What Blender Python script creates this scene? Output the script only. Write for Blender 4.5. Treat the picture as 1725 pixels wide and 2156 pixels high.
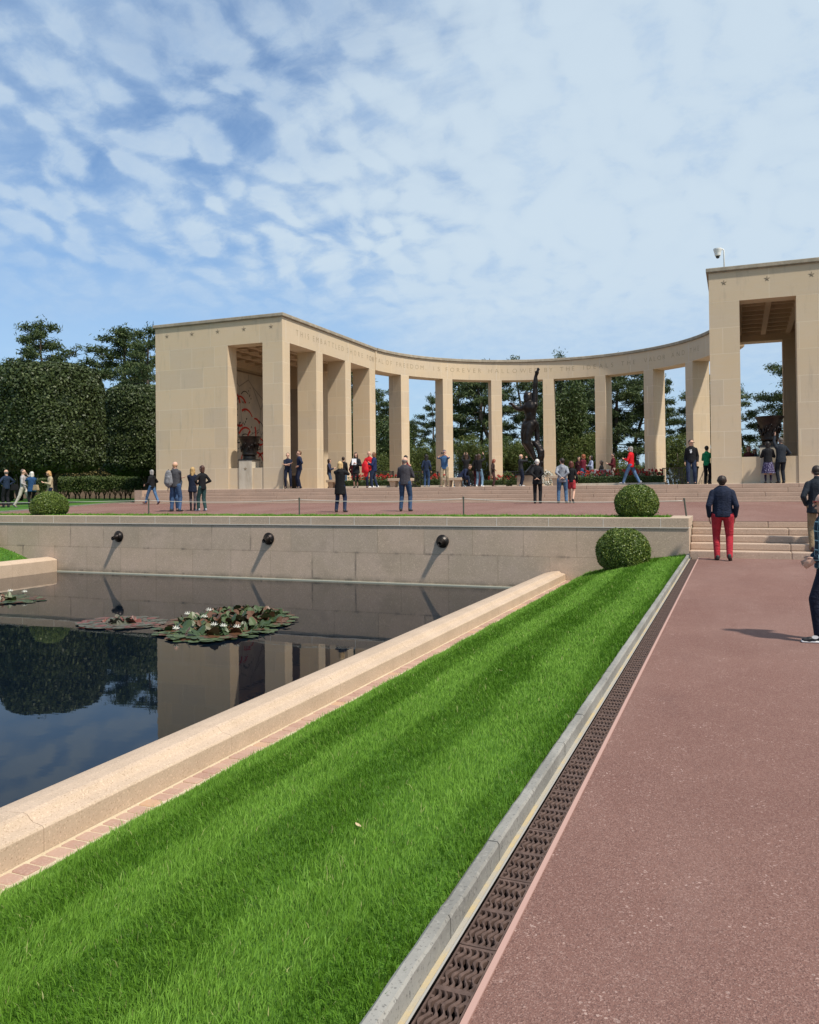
import bpy, bmesh, math, random
import numpy as np
from mathutils import Vector, Matrix

for o in list(bpy.data.objects): bpy.data.objects.remove(o)
SC = bpy.context.scene
COL = SC.collection
R = math.radians
PI = math.pi

# ------------------------------------------------------------------ camera
cam_d = bpy.data.cameras.new('camera'); cam = bpy.data.objects.new('camera', cam_d); COL.objects.link(cam)
SC.camera = cam
cam_d.sensor_fit = 'HORIZONTAL'; cam_d.sensor_width = 36.0; cam_d.lens = 36.0 * 1728 / 1725
cam_d.shift_y = -0.0417
cam_d.clip_start = 0.05; cam_d.clip_end = 6000
yaw, pitch, roll = R(21.8), R(0.76), R(0.587)
fw = Vector((-math.sin(yaw) * math.cos(pitch), math.cos(yaw) * math.cos(pitch), math.sin(pitch)))
rt = Vector((math.cos(yaw), math.sin(yaw), 0)); up = rt.cross(fw)
r2 = rt * math.cos(roll) - up * math.sin(roll); u2 = rt * math.sin(roll) + up * math.cos(roll)
M = Matrix((r2, u2, -fw)).transposed().to_4x4(); M.translation = (0, 0, 1.54)
cam.matrix_world = M

# ------------------------------------------------------------------ sun, sky, exposure
SUN = Vector((0.62, -0.31, 1.0)).normalized()
sd = bpy.data.lights.new('sun', 'SUN'); sd.energy = 3.15; sd.angle = R(2.6); sd.color = (1.0, 0.93, 0.82)
so = bpy.data.objects.new('sun', sd); COL.objects.link(so)
so.rotation_euler = (-SUN).to_track_quat('-Z', 'Y').to_euler(); so.location = (20, -10, 40)
SC.view_settings.view_transform = 'Standard'; SC.view_settings.look = 'None'
SC.view_settings.exposure = 0.62; SC.view_settings.gamma = 1.0
W = bpy.data.worlds.new('World'); SC.world = W; W.use_nodes = True
nt = W.node_tree; N = nt.nodes; L = nt.links; N.clear()
def wn(t, **k):
    n = N.new(t)
    for a, b in k.items(): setattr(n, a, b)
    return n
def wmath(op, a, b=None, c=None, clamp=False):
    n = N.new('ShaderNodeMath'); n.operation = op; n.use_clamp = clamp
    for i, v in enumerate((a, b, c)):
        if v is None: continue
        if isinstance(v, (int, float)): n.inputs[i].default_value = v
        else: L.new(v, n.inputs[i])
    return n.outputs[0]
sky = wn('ShaderNodeTexSky', sky_type='NISHITA', sun_disc=False)
sky.sun_elevation = math.asin(SUN.z); sky.sun_rotation = math.atan2(SUN.x, SUN.y)
sky.altitude = 50; sky.air_density = 1.0; sky.dust_density = 1.0; sky.ozone_density = 1.6
tc = wn('ShaderNodeTexCoord'); sep = wn('ShaderNodeSeparateXYZ'); L.new(tc.outputs['Generated'], sep.inputs[0])
zz = wmath('MAXIMUM', sep.outputs[2], 0.0)
zc = wmath('ADD', zz, 0.34)
px = wmath('DIVIDE', sep.outputs[0], zc); py = wmath('DIVIDE', sep.outputs[1], zc)
cmb = wn('ShaderNodeCombineXYZ'); L.new(px, cmb.inputs[0]); L.new(py, cmb.inputs[1])
def wnoise(scale, detail, rough, off=(0, 0, 0), sc=(1, 1, 1), rot=0.0, dist=0.0, vec=None):
    mp = wn('ShaderNodeMapping'); mp.inputs['Location'].default_value = off
    mp.inputs['Rotation'].default_value = (0, 0, rot); mp.inputs['Scale'].default_value = sc
    L.new(vec or cmb.outputs[0], mp.inputs[0])
    n = wn('ShaderNodeTexNoise'); n.inputs['Scale'].default_value = scale; n.inputs['Detail'].default_value = detail
    n.inputs['Roughness'].default_value = rough; n.inputs['Distortion'].default_value = dist
    L.new(mp.outputs[0], n.inputs['Vector']); return n.outputs[0]
def wramp(v, a, b, lo=0.0, hi=1.0):
    n = wn('ShaderNodeMapRange', interpolation_type='SMOOTHSTEP'); L.new(v, n.inputs[0])
    n.inputs[1].default_value = a; n.inputs[2].default_value = b; n.inputs[3].default_value = lo; n.inputs[4].default_value = hi
    return n.outputs[0]
# puffs: cell pattern warped by noise, in a plane high above
def wvec(op, a, b=None, sc=None):
    n = wn('ShaderNodeVectorMath', operation=op); L.new(a, n.inputs[0])
    if b is not None: L.new(b, n.inputs[1])
    if sc is not None: n.inputs['Scale'].default_value = sc
    return n.outputs[0]
def wwarp(scale, amt, detail=4, off=(0, 0, 0)):
    mp = wn('ShaderNodeMapping'); mp.inputs['Location'].default_value = off; L.new(cmb.outputs[0], mp.inputs[0])
    w_ = wn('ShaderNodeTexNoise'); w_.inputs['Scale'].default_value = scale; w_.inputs['Detail'].default_value = detail; L.new(mp.outputs[0], w_.inputs['Vector'])
    return wvec('ADD', cmb.outputs[0], wvec('SCALE', w_.outputs['Color'], sc=amt))
v1 = wwarp(5.5, 0.12, 6)
mpv = wn('ShaderNodeMapping'); mpv.inputs['Rotation'].default_value = (0, 0, R(-10)); mpv.inputs['Scale'].default_value = (21, 15.5, 1); L.new(v1, mpv.inputs[0])
vor = wn('ShaderNodeTexVoronoi', feature='SMOOTH_F1'); vor.inputs['Scale'].default_value = 1.0; vor.inputs['Smoothness'].default_value = 0.75
vor.inputs['Randomness'].default_value = 0.9; L.new(mpv.outputs[0], vor.inputs['Vector'])
fine = wnoise(26.0, 9, 0.64, off=(3, 1, 0), vec=v1)
puff = wmath('ADD', wramp(vor.outputs['Distance'], 0.78, 0.12, 0.0, 0.66), wmath('MULTIPLY', fine, 0.66))
big = wnoise(1.1, 3, 0.5, off=(5.2, 2.3, 0))
cell = wramp(puff, 0.20, 0.86)
# coverage: thick in the middle of the sky, thin at the far left, unbroken veil to the right
lx = wmath('MULTIPLY_ADD', sep.outputs[0], 0.93, 0.0)
lateral = wmath('ADD', lx, wmath('MULTIPLY', sep.outputs[1], 0.37))       # -1 left .. +1 right of the view axis
cov = wmath('ADD', wramp(big, 0.30, 0.55, 0.45, 1.0), wramp(lateral, -0.35, 0.05, -0.25, 0.12))
cloud = wmath('MULTIPLY', cell, cov, clamp=True)
low = wramp(sep.outputs[2], 0.16, 0.30)
cloud = wmath('MULTIPLY', cloud, low)
streaks = wnoise(1.6, 8, 0.6, off=(1, 7, 0), sc=(1, 2.4, 1), rot=R(20), dist=0.6)
veil = wmath('MULTIPLY', wramp(wmath('ADD', lateral, wmath('MULTIPLY', streaks, 0.55)), 0.0, 0.42), wramp(sep.outputs[2], 0.04, 0.24, 0.30, 0.90))
thin = wmath('MULTIPLY', wramp(streaks, 0.34, 0.72), wramp(sep.outputs[2], 0.05, 0.25, 0.2, 0.55))
inv = wmath('MULTIPLY', wmath('SUBTRACT', 1.0, cloud, clamp=True), wmath('SUBTRACT', 1.0, veil, clamp=True))
inv = wmath('MULTIPLY', inv, wmath('SUBTRACT', 1.0, thin, clamp=True))
hz = wramp(sep.outputs[2], 0.0, 0.40, 0.50, 0.0)
inv = wmath('MULTIPLY', inv, wmath('SUBTRACT', 1.0, hz))
tot = wmath('SUBTRACT', 1.0, inv, clamp=True)
tot = wmath('MULTIPLY', tot, 0.96)
skm = wn('ShaderNodeMix', data_type='RGBA', blend_type='MULTIPLY'); skm.inputs[0].default_value = 1.0
L.new(sky.outputs[0], skm.inputs[6]); skm.inputs[7].default_value = (0.60, 0.71, 0.79, 1)
cbr = wramp(wmath('ADD', wmath('ADD', wmath('MULTIPLY', fine, 0.45), wmath('MULTIPLY', cloud, 0.5)), wmath('MULTIPLY', veil, 0.45)), 0.15, 0.85)
ccol = wn('ShaderNodeMix', data_type='RGBA'); L.new(cbr, ccol.inputs[0])
CS = 7.7
ccol.inputs[6].default_value = (0.27 * CS, 0.38 * CS, 0.53 * CS, 1); ccol.inputs[7].default_value = (0.405 * CS, 0.485 * CS, 0.555 * CS, 1)
mx = wn('ShaderNodeMix', data_type='RGBA'); L.new(tot, mx.inputs[0]); L.new(skm.outputs[2], mx.inputs[6]); L.new(ccol.outputs[2], mx.inputs[7])
bg = wn('ShaderNodeBackground'); bg.inputs[1].default_value = 0.13; L.new(mx.outputs[2], bg.inputs[0])
wo = wn('ShaderNodeOutputWorld'); L.new(bg.outputs[0], wo.inputs[0])

# ------------------------------------------------------------------ helpers
def tag(o, label=None, cat=None, group=None, kind=None):
    if label: o['label'] = label
    if cat: o['category'] = cat
    if group: o['group'] = group
    if kind: o['kind'] = kind
    return o
def empty(name, loc=(0, 0, 0), rz=0.0, label=None, cat=None, group=None):
    o = bpy.data.objects.new(name, None); COL.objects.link(o); o.location = loc; o.rotation_euler = (0, 0, rz)
    o.empty_display_size = 0.2
    return tag(o, label, cat, group)
def copy_tree(o, parent=None):
    c = o.copy(); COL.objects.link(c); c.parent = parent
    for ch in list(o.children): copy_tree(ch, c)
    return c
def setmesh(me, V, F):
    V = np.asarray(V, dtype=np.float32); F = np.asarray(F, dtype=np.int32)
    me.vertices.add(len(V)); me.vertices.foreach_set('co', V.ravel())
    k = F.shape[1]
    me.loops.add(F.size); me.loops.foreach_set('vertex_index', F.ravel())
    me.polygons.add(len(F)); me.polygons.foreach_set('loop_start', np.arange(0, F.size, k, dtype=np.int32))
    me.update(calc_edges=True); me.validate()
def link(name, me, mat, parent=None, smooth=False):
    o = bpy.data.objects.new(name, me); COL.objects.link(o); o.parent = parent
    if mat is not None: me.materials.append(mat)
    if smooth:
        me.polygons.foreach_set('use_smooth', np.ones(len(me.polygons), dtype=bool))
    return o
class MB:
    """collects boxes, prisms and lathes; build() links them as one mesh"""
    def __init__(s): s.bm = bmesh.new()
    def box(s, x0, x1, y0, y1, z0, z1):
        v = [s.bm.verts.new(p) for p in [(x0, y0, z0), (x1, y0, z0), (x1, y1, z0), (x0, y1, z0), (x0, y0, z1), (x1, y0, z1), (x1, y1, z1), (x0, y1, z1)]]
        for f in [(0, 3, 2, 1), (4, 5, 6, 7), (0, 1, 5, 4), (1, 2, 6, 5), (2, 3, 7, 6), (3, 0, 4, 7)]: s.bm.faces.new([v[i] for i in f])
        return v
    def hexa(s, P):
        v = [s.bm.verts.new(p) for p in P]
        for f in [(0, 3, 2, 1), (4, 5, 6, 7), (0, 1, 5, 4), (1, 2, 6, 5), (2, 3, 7, 6), (3, 0, 4, 7)]: s.bm.faces.new([v[i] for i in f])
        return v
    def poly(s, P):
        return s.bm.faces.new([s.bm.verts.new(p) for p in P])
    def prism(s, prof, y0, y1, fx=None):
        """profile in (x,z) swept along y"""
        n = len(prof)
        a = [s.bm.verts.new((x, y0, z)) for x, z in prof]; b = [s.bm.verts.new((x, y1, z)) for x, z in prof]
        for i in range(n): s.bm.faces.new((a[i], a[(i + 1) % n], b[(i + 1) % n], b[i]))
        s.bm.faces.new(a[::-1]); s.bm.faces.new(b)
    def extrude_xy(s, pts, z0, z1):
        n = len(pts); a = [s.bm.verts.new((x, y, z0)) for x, y in pts]; b = [s.bm.verts.new((x, y, z1)) for x, y in pts]
        for i in range(n): s.bm.faces.new((a[i], a[(i + 1) % n], b[(i + 1) % n], b[i]))
        s.bm.faces.new(a[::-1]); s.bm.faces.new(b)
    def sweep(s, prof, path, closed_ends=True):
        """profile list (d,z): d = offset along the path's outward normal; path list of (x,y,nx,ny)"""
        rings = []
        for (x, y, nx, ny) in path: rings.append([s.bm.verts.new((x + nx * d, y + ny * d, z)) for d, z in prof])
        n = len(prof)
        for r0, r1 in zip(rings[:-1], rings[1:]):
            for i in range(n): s.bm.faces.new((r0[i], r0[(i + 1) % n], r1[(i + 1) % n], r1[i]))
        if closed_ends: s.bm.faces.new(rings[0][::-1]); s.bm.faces.new(rings[-1])
    def lathe(s, prof, c=(0, 0, 0), n=24, axis='z', tip=None):
        rings = []
        for r, h in prof:
            ring = []
            for k in range(n):
                a = 2 * PI * k / n; p = (r * math.cos(a), r * math.sin(a), h)
                if axis == 'y': p = (p[0], -h, p[1])
                if axis == 'x': p = (h, p[0], p[1])
                ring.append(s.bm.verts.new((c[0] + p[0], c[1] + p[1], c[2] + p[2])))
            rings.append(ring)
        for r0, r1 in zip(rings[:-1], rings[1:]):
            for k in range(n): s.bm.faces.new((r0[k], r0[(k + 1) % n], r1[(k + 1) % n], r1[k]))
        s.bm.faces.new(rings[0][::-1]); s.bm.faces.new(rings[-1])
    def tube(s, pts, r, n=8, r1=None):
        pts = [Vector(p) for p in pts]; rings = []
        for i, p in enumerate(pts):
            d = (pts[min(i + 1, len(pts) - 1)] - pts[max(i - 1, 0)]).normalized()
            a = d.cross(Vector((0, 0, 1)))
            if a.length < 1e-3: a = d.cross(Vector((1, 0, 0)))
            a.normalize(); b = d.cross(a)
            rr = r if r1 is None else r + (r1 - r) * i / max(1, len(pts) - 1)
            rings.append([s.bm.verts.new(p + (a * math.cos(2 * PI * k / n) + b * math.sin(2 * PI * k / n)) * rr) for k in range(n)])
        for q0, q1 in zip(rings[:-1], rings[1:]):
            for k in range(n): s.bm.faces.new((q0[k], q0[(k + 1) % n], q1[(k + 1) % n], q1[k]))
        s.bm.faces.new(rings[0][::-1]); s.bm.faces.new(rings[-1])
    def build(s, name, mat, parent=None, smooth=False, bevel=0.0, recalc=True):
        if recalc: bmesh.ops.recalc_face_normals(s.bm, faces=s.bm.faces)
        if bevel > 0:
            es = [e for e in s.bm.edges if len(e.link_faces) == 2 and e.calc_face_angle(0) > 0.6]
            bmesh.ops.bevel(s.bm, geom=es, offset=bevel, segments=2, affect='EDGES', profile=0.6)
        me = bpy.data.meshes.new(name); s.bm.to_mesh(me); s.bm.free()
        return link(name, me, mat, parent, smooth)

# ------------------------------------------------------------------ materials
class MT:
    def __init__(s, name, rough=0.8, spec=0.3, metal=0.0):
        s.m = bpy.data.materials.new(name); s.m.use_nodes = True; s.n = s.m.node_tree.nodes; s.l = s.m.node_tree.links
        s.b = s.n['Principled BSDF']; s.b.inputs['Roughness'].default_value = rough; s.b.inputs['Specular IOR Level'].default_value = spec
        s.b.inputs['Metallic'].default_value = metal; s.co = s.n.new('ShaderNodeTexCoord')
    def vec(s, kind='Object', scale=(1, 1, 1), loc=(0, 0, 0), rot=(0, 0, 0), src=None):
        mp = s.n.new('ShaderNodeMapping'); mp.inputs['Scale'].default_value = scale; mp.inputs['Location'].default_value = loc; mp.inputs['Rotation'].default_value = rot
        s.l.new(src or s.co.outputs[kind], mp.inputs[0]); return mp.outputs[0]
    def noise(s, scale, detail=4, rough=0.55, v=None, dist=0.0, out=0):
        n = s.n.new('ShaderNodeTexNoise'); n.inputs['Scale'].default_value = scale; n.inputs['Detail'].default_value = detail
        n.inputs['Roughness'].default_value = rough; n.inputs['Distortion'].default_value = dist
        s.l.new(v or s.co.outputs['Object'], n.inputs['Vector']); return n.outputs[out]
    def voro(s, scale, v=None, feature='F1', out='Distance', rnd=1.0):
        n = s.n.new('ShaderNodeTexVoronoi'); n.feature = feature; n.inputs['Scale'].default_value = scale; n.inputs['Randomness'].default_value = rnd
        s.l.new(v or s.co.outputs['Object'], n.inputs['Vector']); return n.outputs[out]
    def rng(s, v, a, b, lo=0.0, hi=1.0, smooth=True):
        n = s.n.new('ShaderNodeMapRange'); n.interpolation_type = 'SMOOTHSTEP' if smooth else 'LINEAR'
        s.l.new(v, n.inputs[0]); n.inputs[1].default_value = a; n.inputs[2].default_value = b; n.inputs[3].default_value = lo; n.inputs[4].default_value = hi
        return n.outputs[0]
    def math(s, op, a, b=0.0):
        n = s.n.new('ShaderNodeMath'); n.operation = op
        for i, v in enumerate((a, b)):
            if isinstance(v, (int, float)): n.inputs[i].default_value = v
            else: s.l.new(v, n.inputs[i])
        return n.outputs[0]
    def mix(s, f, a, b, blend='MIX'):
        n = s.n.new('ShaderNodeMix'); n.data_type = 'RGBA'; n.blend_type = blend
        if isinstance(f, (int, float)): n.inputs[0].default_value = f
        else: s.l.new(f, n.inputs[0])
        for i, v in ((6, a), (7, b)):
            if isinstance(v, tuple): n.inputs[i].default_value = (*v, 1)
            else: s.l.new(v, n.inputs[i])
        return n.outputs[2]
    def sep(s, v):
        n = s.n.new('ShaderNodeSeparateXYZ'); s.l.new(v, n.inputs[0]); return n.outputs
    def comb(s, x, y, z=0.0):
        n = s.n.new('ShaderNodeCombineXYZ')
        for i, v in enumerate((x, y, z)):
            if isinstance(v, (int, float)): n.inputs[i].default_value = v
            else: s.l.new(v, n.inputs[i])
        return n.outputs[0]
    def color(s, c):
        if isinstance(c, tuple): s.b.inputs['Base Color'].default_value = (*c, 1)
        else: s.l.new(c, s.b.inputs['Base Color'])
        return s
    def roughness(s, c): s.l.new(c, s.b.inputs['Roughness']); return s
    def bump(s, h, strength=0.3, dist=0.01, prev=None):
        n = s.n.new('ShaderNodeBump'); n.inputs['Strength'].default_value = strength; n.inputs['Distance'].default_value = dist
        s.l.new(h, n.inputs['Height'])
        if prev is not None: s.l.new(prev, n.inputs['Normal'])
        s.l.new(n.outputs[0], s.b.inputs['Normal']); return n.outputs[0]
    def brick(s, v, c1, c2, cm, w, h, mortar, off=0.5, bias=0.0, msmooth=0.1):
        n = s.n.new('ShaderNodeTexBrick'); s.l.new(v, n.inputs['Vector'])
        n.inputs['Scale'].default_value = 1.0; n.inputs['Brick Width'].default_value = w; n.inputs['Row Height'].default_value = h
        n.inputs['Mortar Size'].default_value = mortar; n.inputs['Mortar Smooth'].default_value = msmooth; n.inputs['Bias'].default_value = bias; n.offset = off
        for k, c in (('Color1', c1), ('Color2', c2), ('Mortar', cm)):
            if isinstance(c, tuple): n.inputs[k].default_value = (*c, 1)
            else: s.l.new(c, n.inputs[k])
        return n

def limestone(name, joints=True, bw=1.38, rh=1.035, tint=1.0, zoff=2.66, uoff=0.0):
    t = MT(name, rough=0.86, spec=0.25)
    x, y, z = t.sep(t.co.outputs['Object'])
    u = t.math('ADD', t.math('ADD', x, y), uoff + 60.0)
    v = t.comb(u, t.math('ADD', z, -zoff + 20 * rh))
    a = (0.62 * tint, 0.485 * tint, 0.33 * tint); b = (0.53 * tint, 0.43 * tint, 0.315 * tint); m = (0.68, 0.58, 0.44)
    big = t.rng(t.noise(0.7, 3, 0.5, v=t.vec(scale=(1, 1, 1.6))), 0.3, 0.7)
    streak = t.rng(t.noise(2.2, 6, 0.62, v=t.vec(scale=(0.6, 0.6, 3.2)), dist=0.8), 0.38, 0.72)
    if joints:
        n = t.brick(v, a, b, m, bw, rh, 0.011)
        base = n.outputs['Color']
    else: base = t.mix(0.3, a, b)
    c = t.mix(t.math('MULTIPLY', big, 0.35), base, (0.60 * tint, 0.455 * tint, 0.275 * tint))
    c = t.mix(t.math('MULTIPLY', streak, 0.22), c, (0.58 * tint, 0.50 * tint, 0.385 * tint))
    grime = t.rng(t.noise(1.1, 6, 0.7, v=t.vec(scale=(3, 3, 0.5), loc=(7, 3, 1))), 0.52, 0.8, 0, 0.40)
    c = t.mix(grime, c, (0.27 * tint, 0.235 * tint, 0.19 * tint))
    c = t.mix(t.rng(t.noise(45, 3, 0.6), 0.3, 0.8, 0.0, 0.10), c, (0.2, 0.16, 0.12))
    t.color(c); t.bump(t.noise(30, 4, 0.6), 0.15, 0.006)
    return t.m
def granite(name, c1, c2, speck, jx=None, scale=1.0, vert=True):
    """speckled stone; jx = (block width, row height, row base, u offset, joint colour)"""
    t = MT(name, rough=0.8, spec=0.3)
    big = t.rng(t.noise(1.3 * scale, 5, 0.6), 0.3, 0.72)
    c = t.mix(big, c1, c2)
    sp = t.noise(55 * scale, 3, 0.65)
    c = t.mix(t.rng(sp, 0.56, 0.68, 0, 0.75), c, speck)
    c = t.mix(t.rng(t.noise(38 * scale, 2, 0.5, v=t.vec(loc=(9, 4, 2))), 0.56, 0.7, 0, 0.55), c, tuple(min(1, k * 1.55) for k in c1))
    if jx:
        x, y, z = t.sep(t.co.outputs['Object'])
        v = t.comb(t.math('ADD', t.math('ADD', x, y), jx[3] + 80), t.math('ADD', z, -jx[2] + 20 * jx[1]))
        n = t.brick(v, (0.93, 0.93, 0.93), (1.04, 1.0, 0.98), (0.70, 0.68, 0.64), jx[0], jx[1], 0.006)
        c = t.mix(1.0, c, n.outputs['Color'], 'MULTIPLY')
        n2 = t.brick(v, (0, 0, 0), (0, 0, 0), (1, 1, 1), jx[0], jx[1], 0.05, msmooth=1.0)
        st = t.math('MULTIPLY', n2.outputs['Fac'], t.rng(t.noise(2.3, 5, 0.7, v=t.vec(scale=(1, 1, 0.4))), 0.5, 0.68))
        c = t.mix(t.math('MULTIPLY', st, 0.75), c, (0.10, 0.085, 0.07))
        blot = t.rng(t.noise(0.8, 6, 0.7, v=t.vec(loc=(5, 1, 8), scale=(1, 1, 1.6))), 0.52, 0.70, 0, 0.35)
        c = t.mix(blot, c, tuple(k * 0.62 for k in c1))
        wl = t.math('MULTIPLY', t.rng(z, -0.77, -0.60, 1.0, 0.0), t.rng(t.noise(2.2, 6, 0.75, v=t.vec(scale=(1, 1, 0.7))), 0.35, 0.6, 0.3, 1.0))
        c = t.mix(t.math('MULTIPLY', wl, 0.6), c, (0.12, 0.11, 0.085))
    t.color(c); t.bump(sp, 0.35, 0.004 / scale)
    return t.m

M_lime = limestone('limestone')
M_lime2 = limestone('limestone_frieze', bw=2.9, rh=1.18, zoff=8.87, uoff=0.9)
M_limep = limestone('limestone_plain', joints=False)
M_cap = MT('weathered_cornice', 0.9); 
_s = M_cap.rng(M_cap.noise(3, 6, 0.7), 0.35, 0.7)
M_cap.color(M_cap.mix(_s, (0.27, 0.235, 0.18), (0.40, 0.34, 0.26))); M_cap.bump(M_cap.noise(25, 4), 0.3, 0.01); M_cap = M_cap.m
M_carve = MT('carved_shade', 0.9).color((0.25, 0.20, 0.14)).m  # darker stone tone, standing for the shade in incised stars
M_plinth = MT('pale_plinth_stone', 0.7)
M_plinth.color(M_plinth.mix(M_plinth.rng(M_plinth.noise(1.5, 6, 0.65, v=M_plinth.vec(scale=(2, 2, 0.7))), 0.4, 0.7), (0.52, 0.46, 0.37), (0.40, 0.34, 0.26))); M_plinth = M_plinth.m
M_wall = granite('wall_granite', (0.44, 0.345, 0.255), (0.50, 0.385, 0.30), (0.17, 0.13, 0.10), jx=(1.23, 0.68, -0.05, 0.10, 1))
M_wallcap = granite('wall_cap_granite', (0.42, 0.325, 0.24), (0.47, 0.36, 0.27), (0.18, 0.135, 0.10))
M_white = MT('lime_mortar', 0.9).color((0.62, 0.57, 0.50)).m
M_step = granite('step_granite', (0.40, 0.295, 0.225), (0.47, 0.345, 0.26), (0.20, 0.13, 0.10))
M_step2 = granite('upper_step_granite', (0.36, 0.26, 0.20), (0.42, 0.30, 0.23), (0.19, 0.13, 0.10))
M_coping = granite('coping_granite', (0.46, 0.345, 0.25), (0.53, 0.40, 0.295), (0.24, 0.15, 0.09), scale=1.6)
M_kerb = granite('kerb_stone', (0.20, 0.19, 0.17), (0.31, 0.295, 0.265), (0.09, 0.085, 0.08), scale=1.3)
M_mortar = MT('cream_mortar', 0.9); M_mortar.color(M_mortar.mix(M_mortar.rng(M_mortar.noise(3.0, 7, 0.7), 0.42, 0.62), (0.36, 0.33, 0.28), (0.46, 0.36, 0.20))); M_mortar.bump(M_mortar.noise(90, 4), 0.5, 0.004); M_mortar = M_mortar.m
M_bed = granite('sett_mortar', (0.50, 0.40, 0.27), (0.58, 0.48, 0.34), (0.34, 0.25, 0.16), scale=2)
M_pink = MT('pink_edge', 0.9).color((0.42, 0.26, 0.22)).m
def asphalt(name, near=True):
    t = MT(name, rough=0.93, spec=0.15)
    big = t.rng(t.noise(0.5, 6, 0.65), 0.3, 0.75)
    c = t.mix(big, (0.178, 0.092, 0.075), (0.216, 0.117, 0.095))
    gx = t.sep(t.voro(210, out='Color'))
    c = t.mix(t.rng(gx[0], 0.62, 1.0, 0, 0.55), c, (0.36, 0.235, 0.20))
    c = t.mix(t.rng(gx[1], 0.60, 1.0, 0, 0.65), c, (0.085, 0.045, 0.040))
    fl = t.sep(t.voro(120, v=t.vec(loc=(3, 5, 0)), out='Color'))
    far_ = t.noise(4.0, 4, 0.6)
    c = t.mix(t.math('MULTIPLY', t.rng(fl[0], 0.955, 0.975), t.rng(far_, 0.45, 0.65, 0.05, 0.55)), c, (0.55, 0.40, 0.35))
    wear = t.rng(t.noise(0.35, 5, 0.6, v=t.vec(scale=(1.6, 0.35, 1), loc=(2, 9, 0))), 0.42, 0.62, 0, 0.22)
    c = t.mix(wear, c, (0.30, 0.20, 0.17))
    st = t.rng(t.noise(1.6, 8, 0.75, v=t.vec(loc=(4, 8, 0), scale=(1, 0.6, 1))), 0.56, 0.74, 0, 0.38)
    c = t.mix(st, c, (0.13, 0.075, 0.068))
    t.color(c); t.bump(t.math('ADD', t.voro(210), t.noise(300, 2)), 0.8, 0.003)
    return t.m
M_path = asphalt('red_asphalt')
def island(t):
    g = t.n.new('ShaderNodeNewGeometry'); return g.outputs['Random Per Island']
def leafmat(name, c1, c2, c3, rough=0.5, spec=0.4, tr=0.0, thr=(0.82, 0.95)):
    t = MT(name, rough, spec)
    r = island(t)
    c = t.mix(t.rng(r, 0.0, 0.7, smooth=False), c1, c2)
    c = t.mix(t.rng(r, *thr), c, c3)
    t.color(c)
    if tr > 0:
        t.b.inputs['Transmission Weight'].default_value = 0.0
        ts = t.n.new('ShaderNodeBsdfTranslucent'); t.l.new(c, ts.inputs[0])
        ms = t.n.new('ShaderNodeMixShader'); ms.inputs[0].default_value = tr
        out = t.n['Material Output']; t.l.new(t.b.outputs[0], ms.inputs[1]); t.l.new(ts.outputs[0], ms.inputs[2]); t.l.new(ms.outputs[0], out.inputs[0])
    return t.m
def grassmat(name):
    t = MT(name, 0.6, 0.2)
    a = t.n.new('ShaderNodeAttribute'); a.attribute_name = 'tone'
    r = island(t)
    c = t.mix(a.outputs['Fac'], (0.088, 0.205, 0.012), (0.185, 0.35, 0.042))
    c = t.mix(t.rng(r, 0.0, 1.0, 0, 0.30), c, (0.035, 0.12, 0.012))
    c = t.mix(t.rng(r, 0.90, 1.0, 0, 0.6), c, (0.27, 0.44, 0.09))
    c = t.mix(t.rng(r, 0.985, 0.99, 0, 0.7), c, (0.42, 0.38, 0.18))
    t.color(c)
    ts = t.n.new('ShaderNodeBsdfTranslucent'); t.l.new(c, ts.inputs[0])
    ms = t.n.new('ShaderNodeMixShader'); ms.inputs[0].default_value = 0.22
    out = t.n['Material Output']; t.l.new(t.b.outputs[0], ms.inputs[1]); t.l.new(ts.outputs[0], ms.inputs[2]); t.l.new(ms.outputs[0], out.inputs[0])
    return t.m
M_grass = grassmat('grass_blades')
M_soil = MT('turf_base', 0.95); M_soil.color(M_soil.mix(M_soil.rng(M_soil.noise(6, 6), 0.35, 0.7), (0.05, 0.12, 0.010), (0.085, 0.19, 0.018))); M_soil = M_soil.m
_t = MT('far_lawn', 0.9); _t.color(_t.mix(_t.rng(_t.noise(5, 8, 0.7), 0.35, 0.7), (0.035, 0.11, 0.01), (0.085, 0.20, 0.025))); _t.bump(_t.noise(60, 3), 0.8, 0.03); M_lawn = _t.m
_t = MT('meadow', 0.95); _t.color(_t.mix(_t.rng(_t.noise(0.08, 8, 0.7), 0.35, 0.7), (0.05, 0.08, 0.02), (0.09, 0.12, 0.04))); M_ground = _t.m
M_earth = MT('earth_edge', 0.95); M_earth.color(M_earth.mix(M_earth.rng(M_earth.noise(40, 4), 0.4, 0.6), (0.05, 0.035, 0.02), (0.14, 0.10, 0.05))); M_earth = M_earth.m
_t = MT('pool_water', 0.015, 0.5); _t.color((0.003, 0.006, 0.011)); _t.b.inputs['IOR'].default_value = 1.24
_b = _t.bump(_t.noise(1.6, 3, 0.5, v=_t.vec(scale=(1, 2.2, 1))), 0.012, 0.05); _t.bump(_t.noise(9, 2, 0.5), 0.012, 0.01, prev=_b); M_water = _t.m
_t = MT('dark_bronze', 0.38, 0.5, 0.75); _t.color(_t.mix(_t.rng(_t.noise(2.5, 6, 0.7), 0.4, 0.75), (0.022, 0.017, 0.016), (0.055, 0.05, 0.045))); _t.bump(_t.noise(9, 5), 0.4, 0.03); M_bronze = _t.m
M_black = MT('black_paint', 0.45, 0.5).color((0.012, 0.013, 0.015)).m
M_iron = MT('rusty_cast_iron', 0.75, 0.35, 0.2); M_iron.color(M_iron.mix(M_iron.rng(M_iron.noise(14, 6, 0.7), 0.3, 0.7), (0.070, 0.044, 0.036), (0.150, 0.096, 0.078))); M_iron.bump(M_iron.noise(120, 3), 0.3, 0.002); M_iron = M_iron.m
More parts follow.
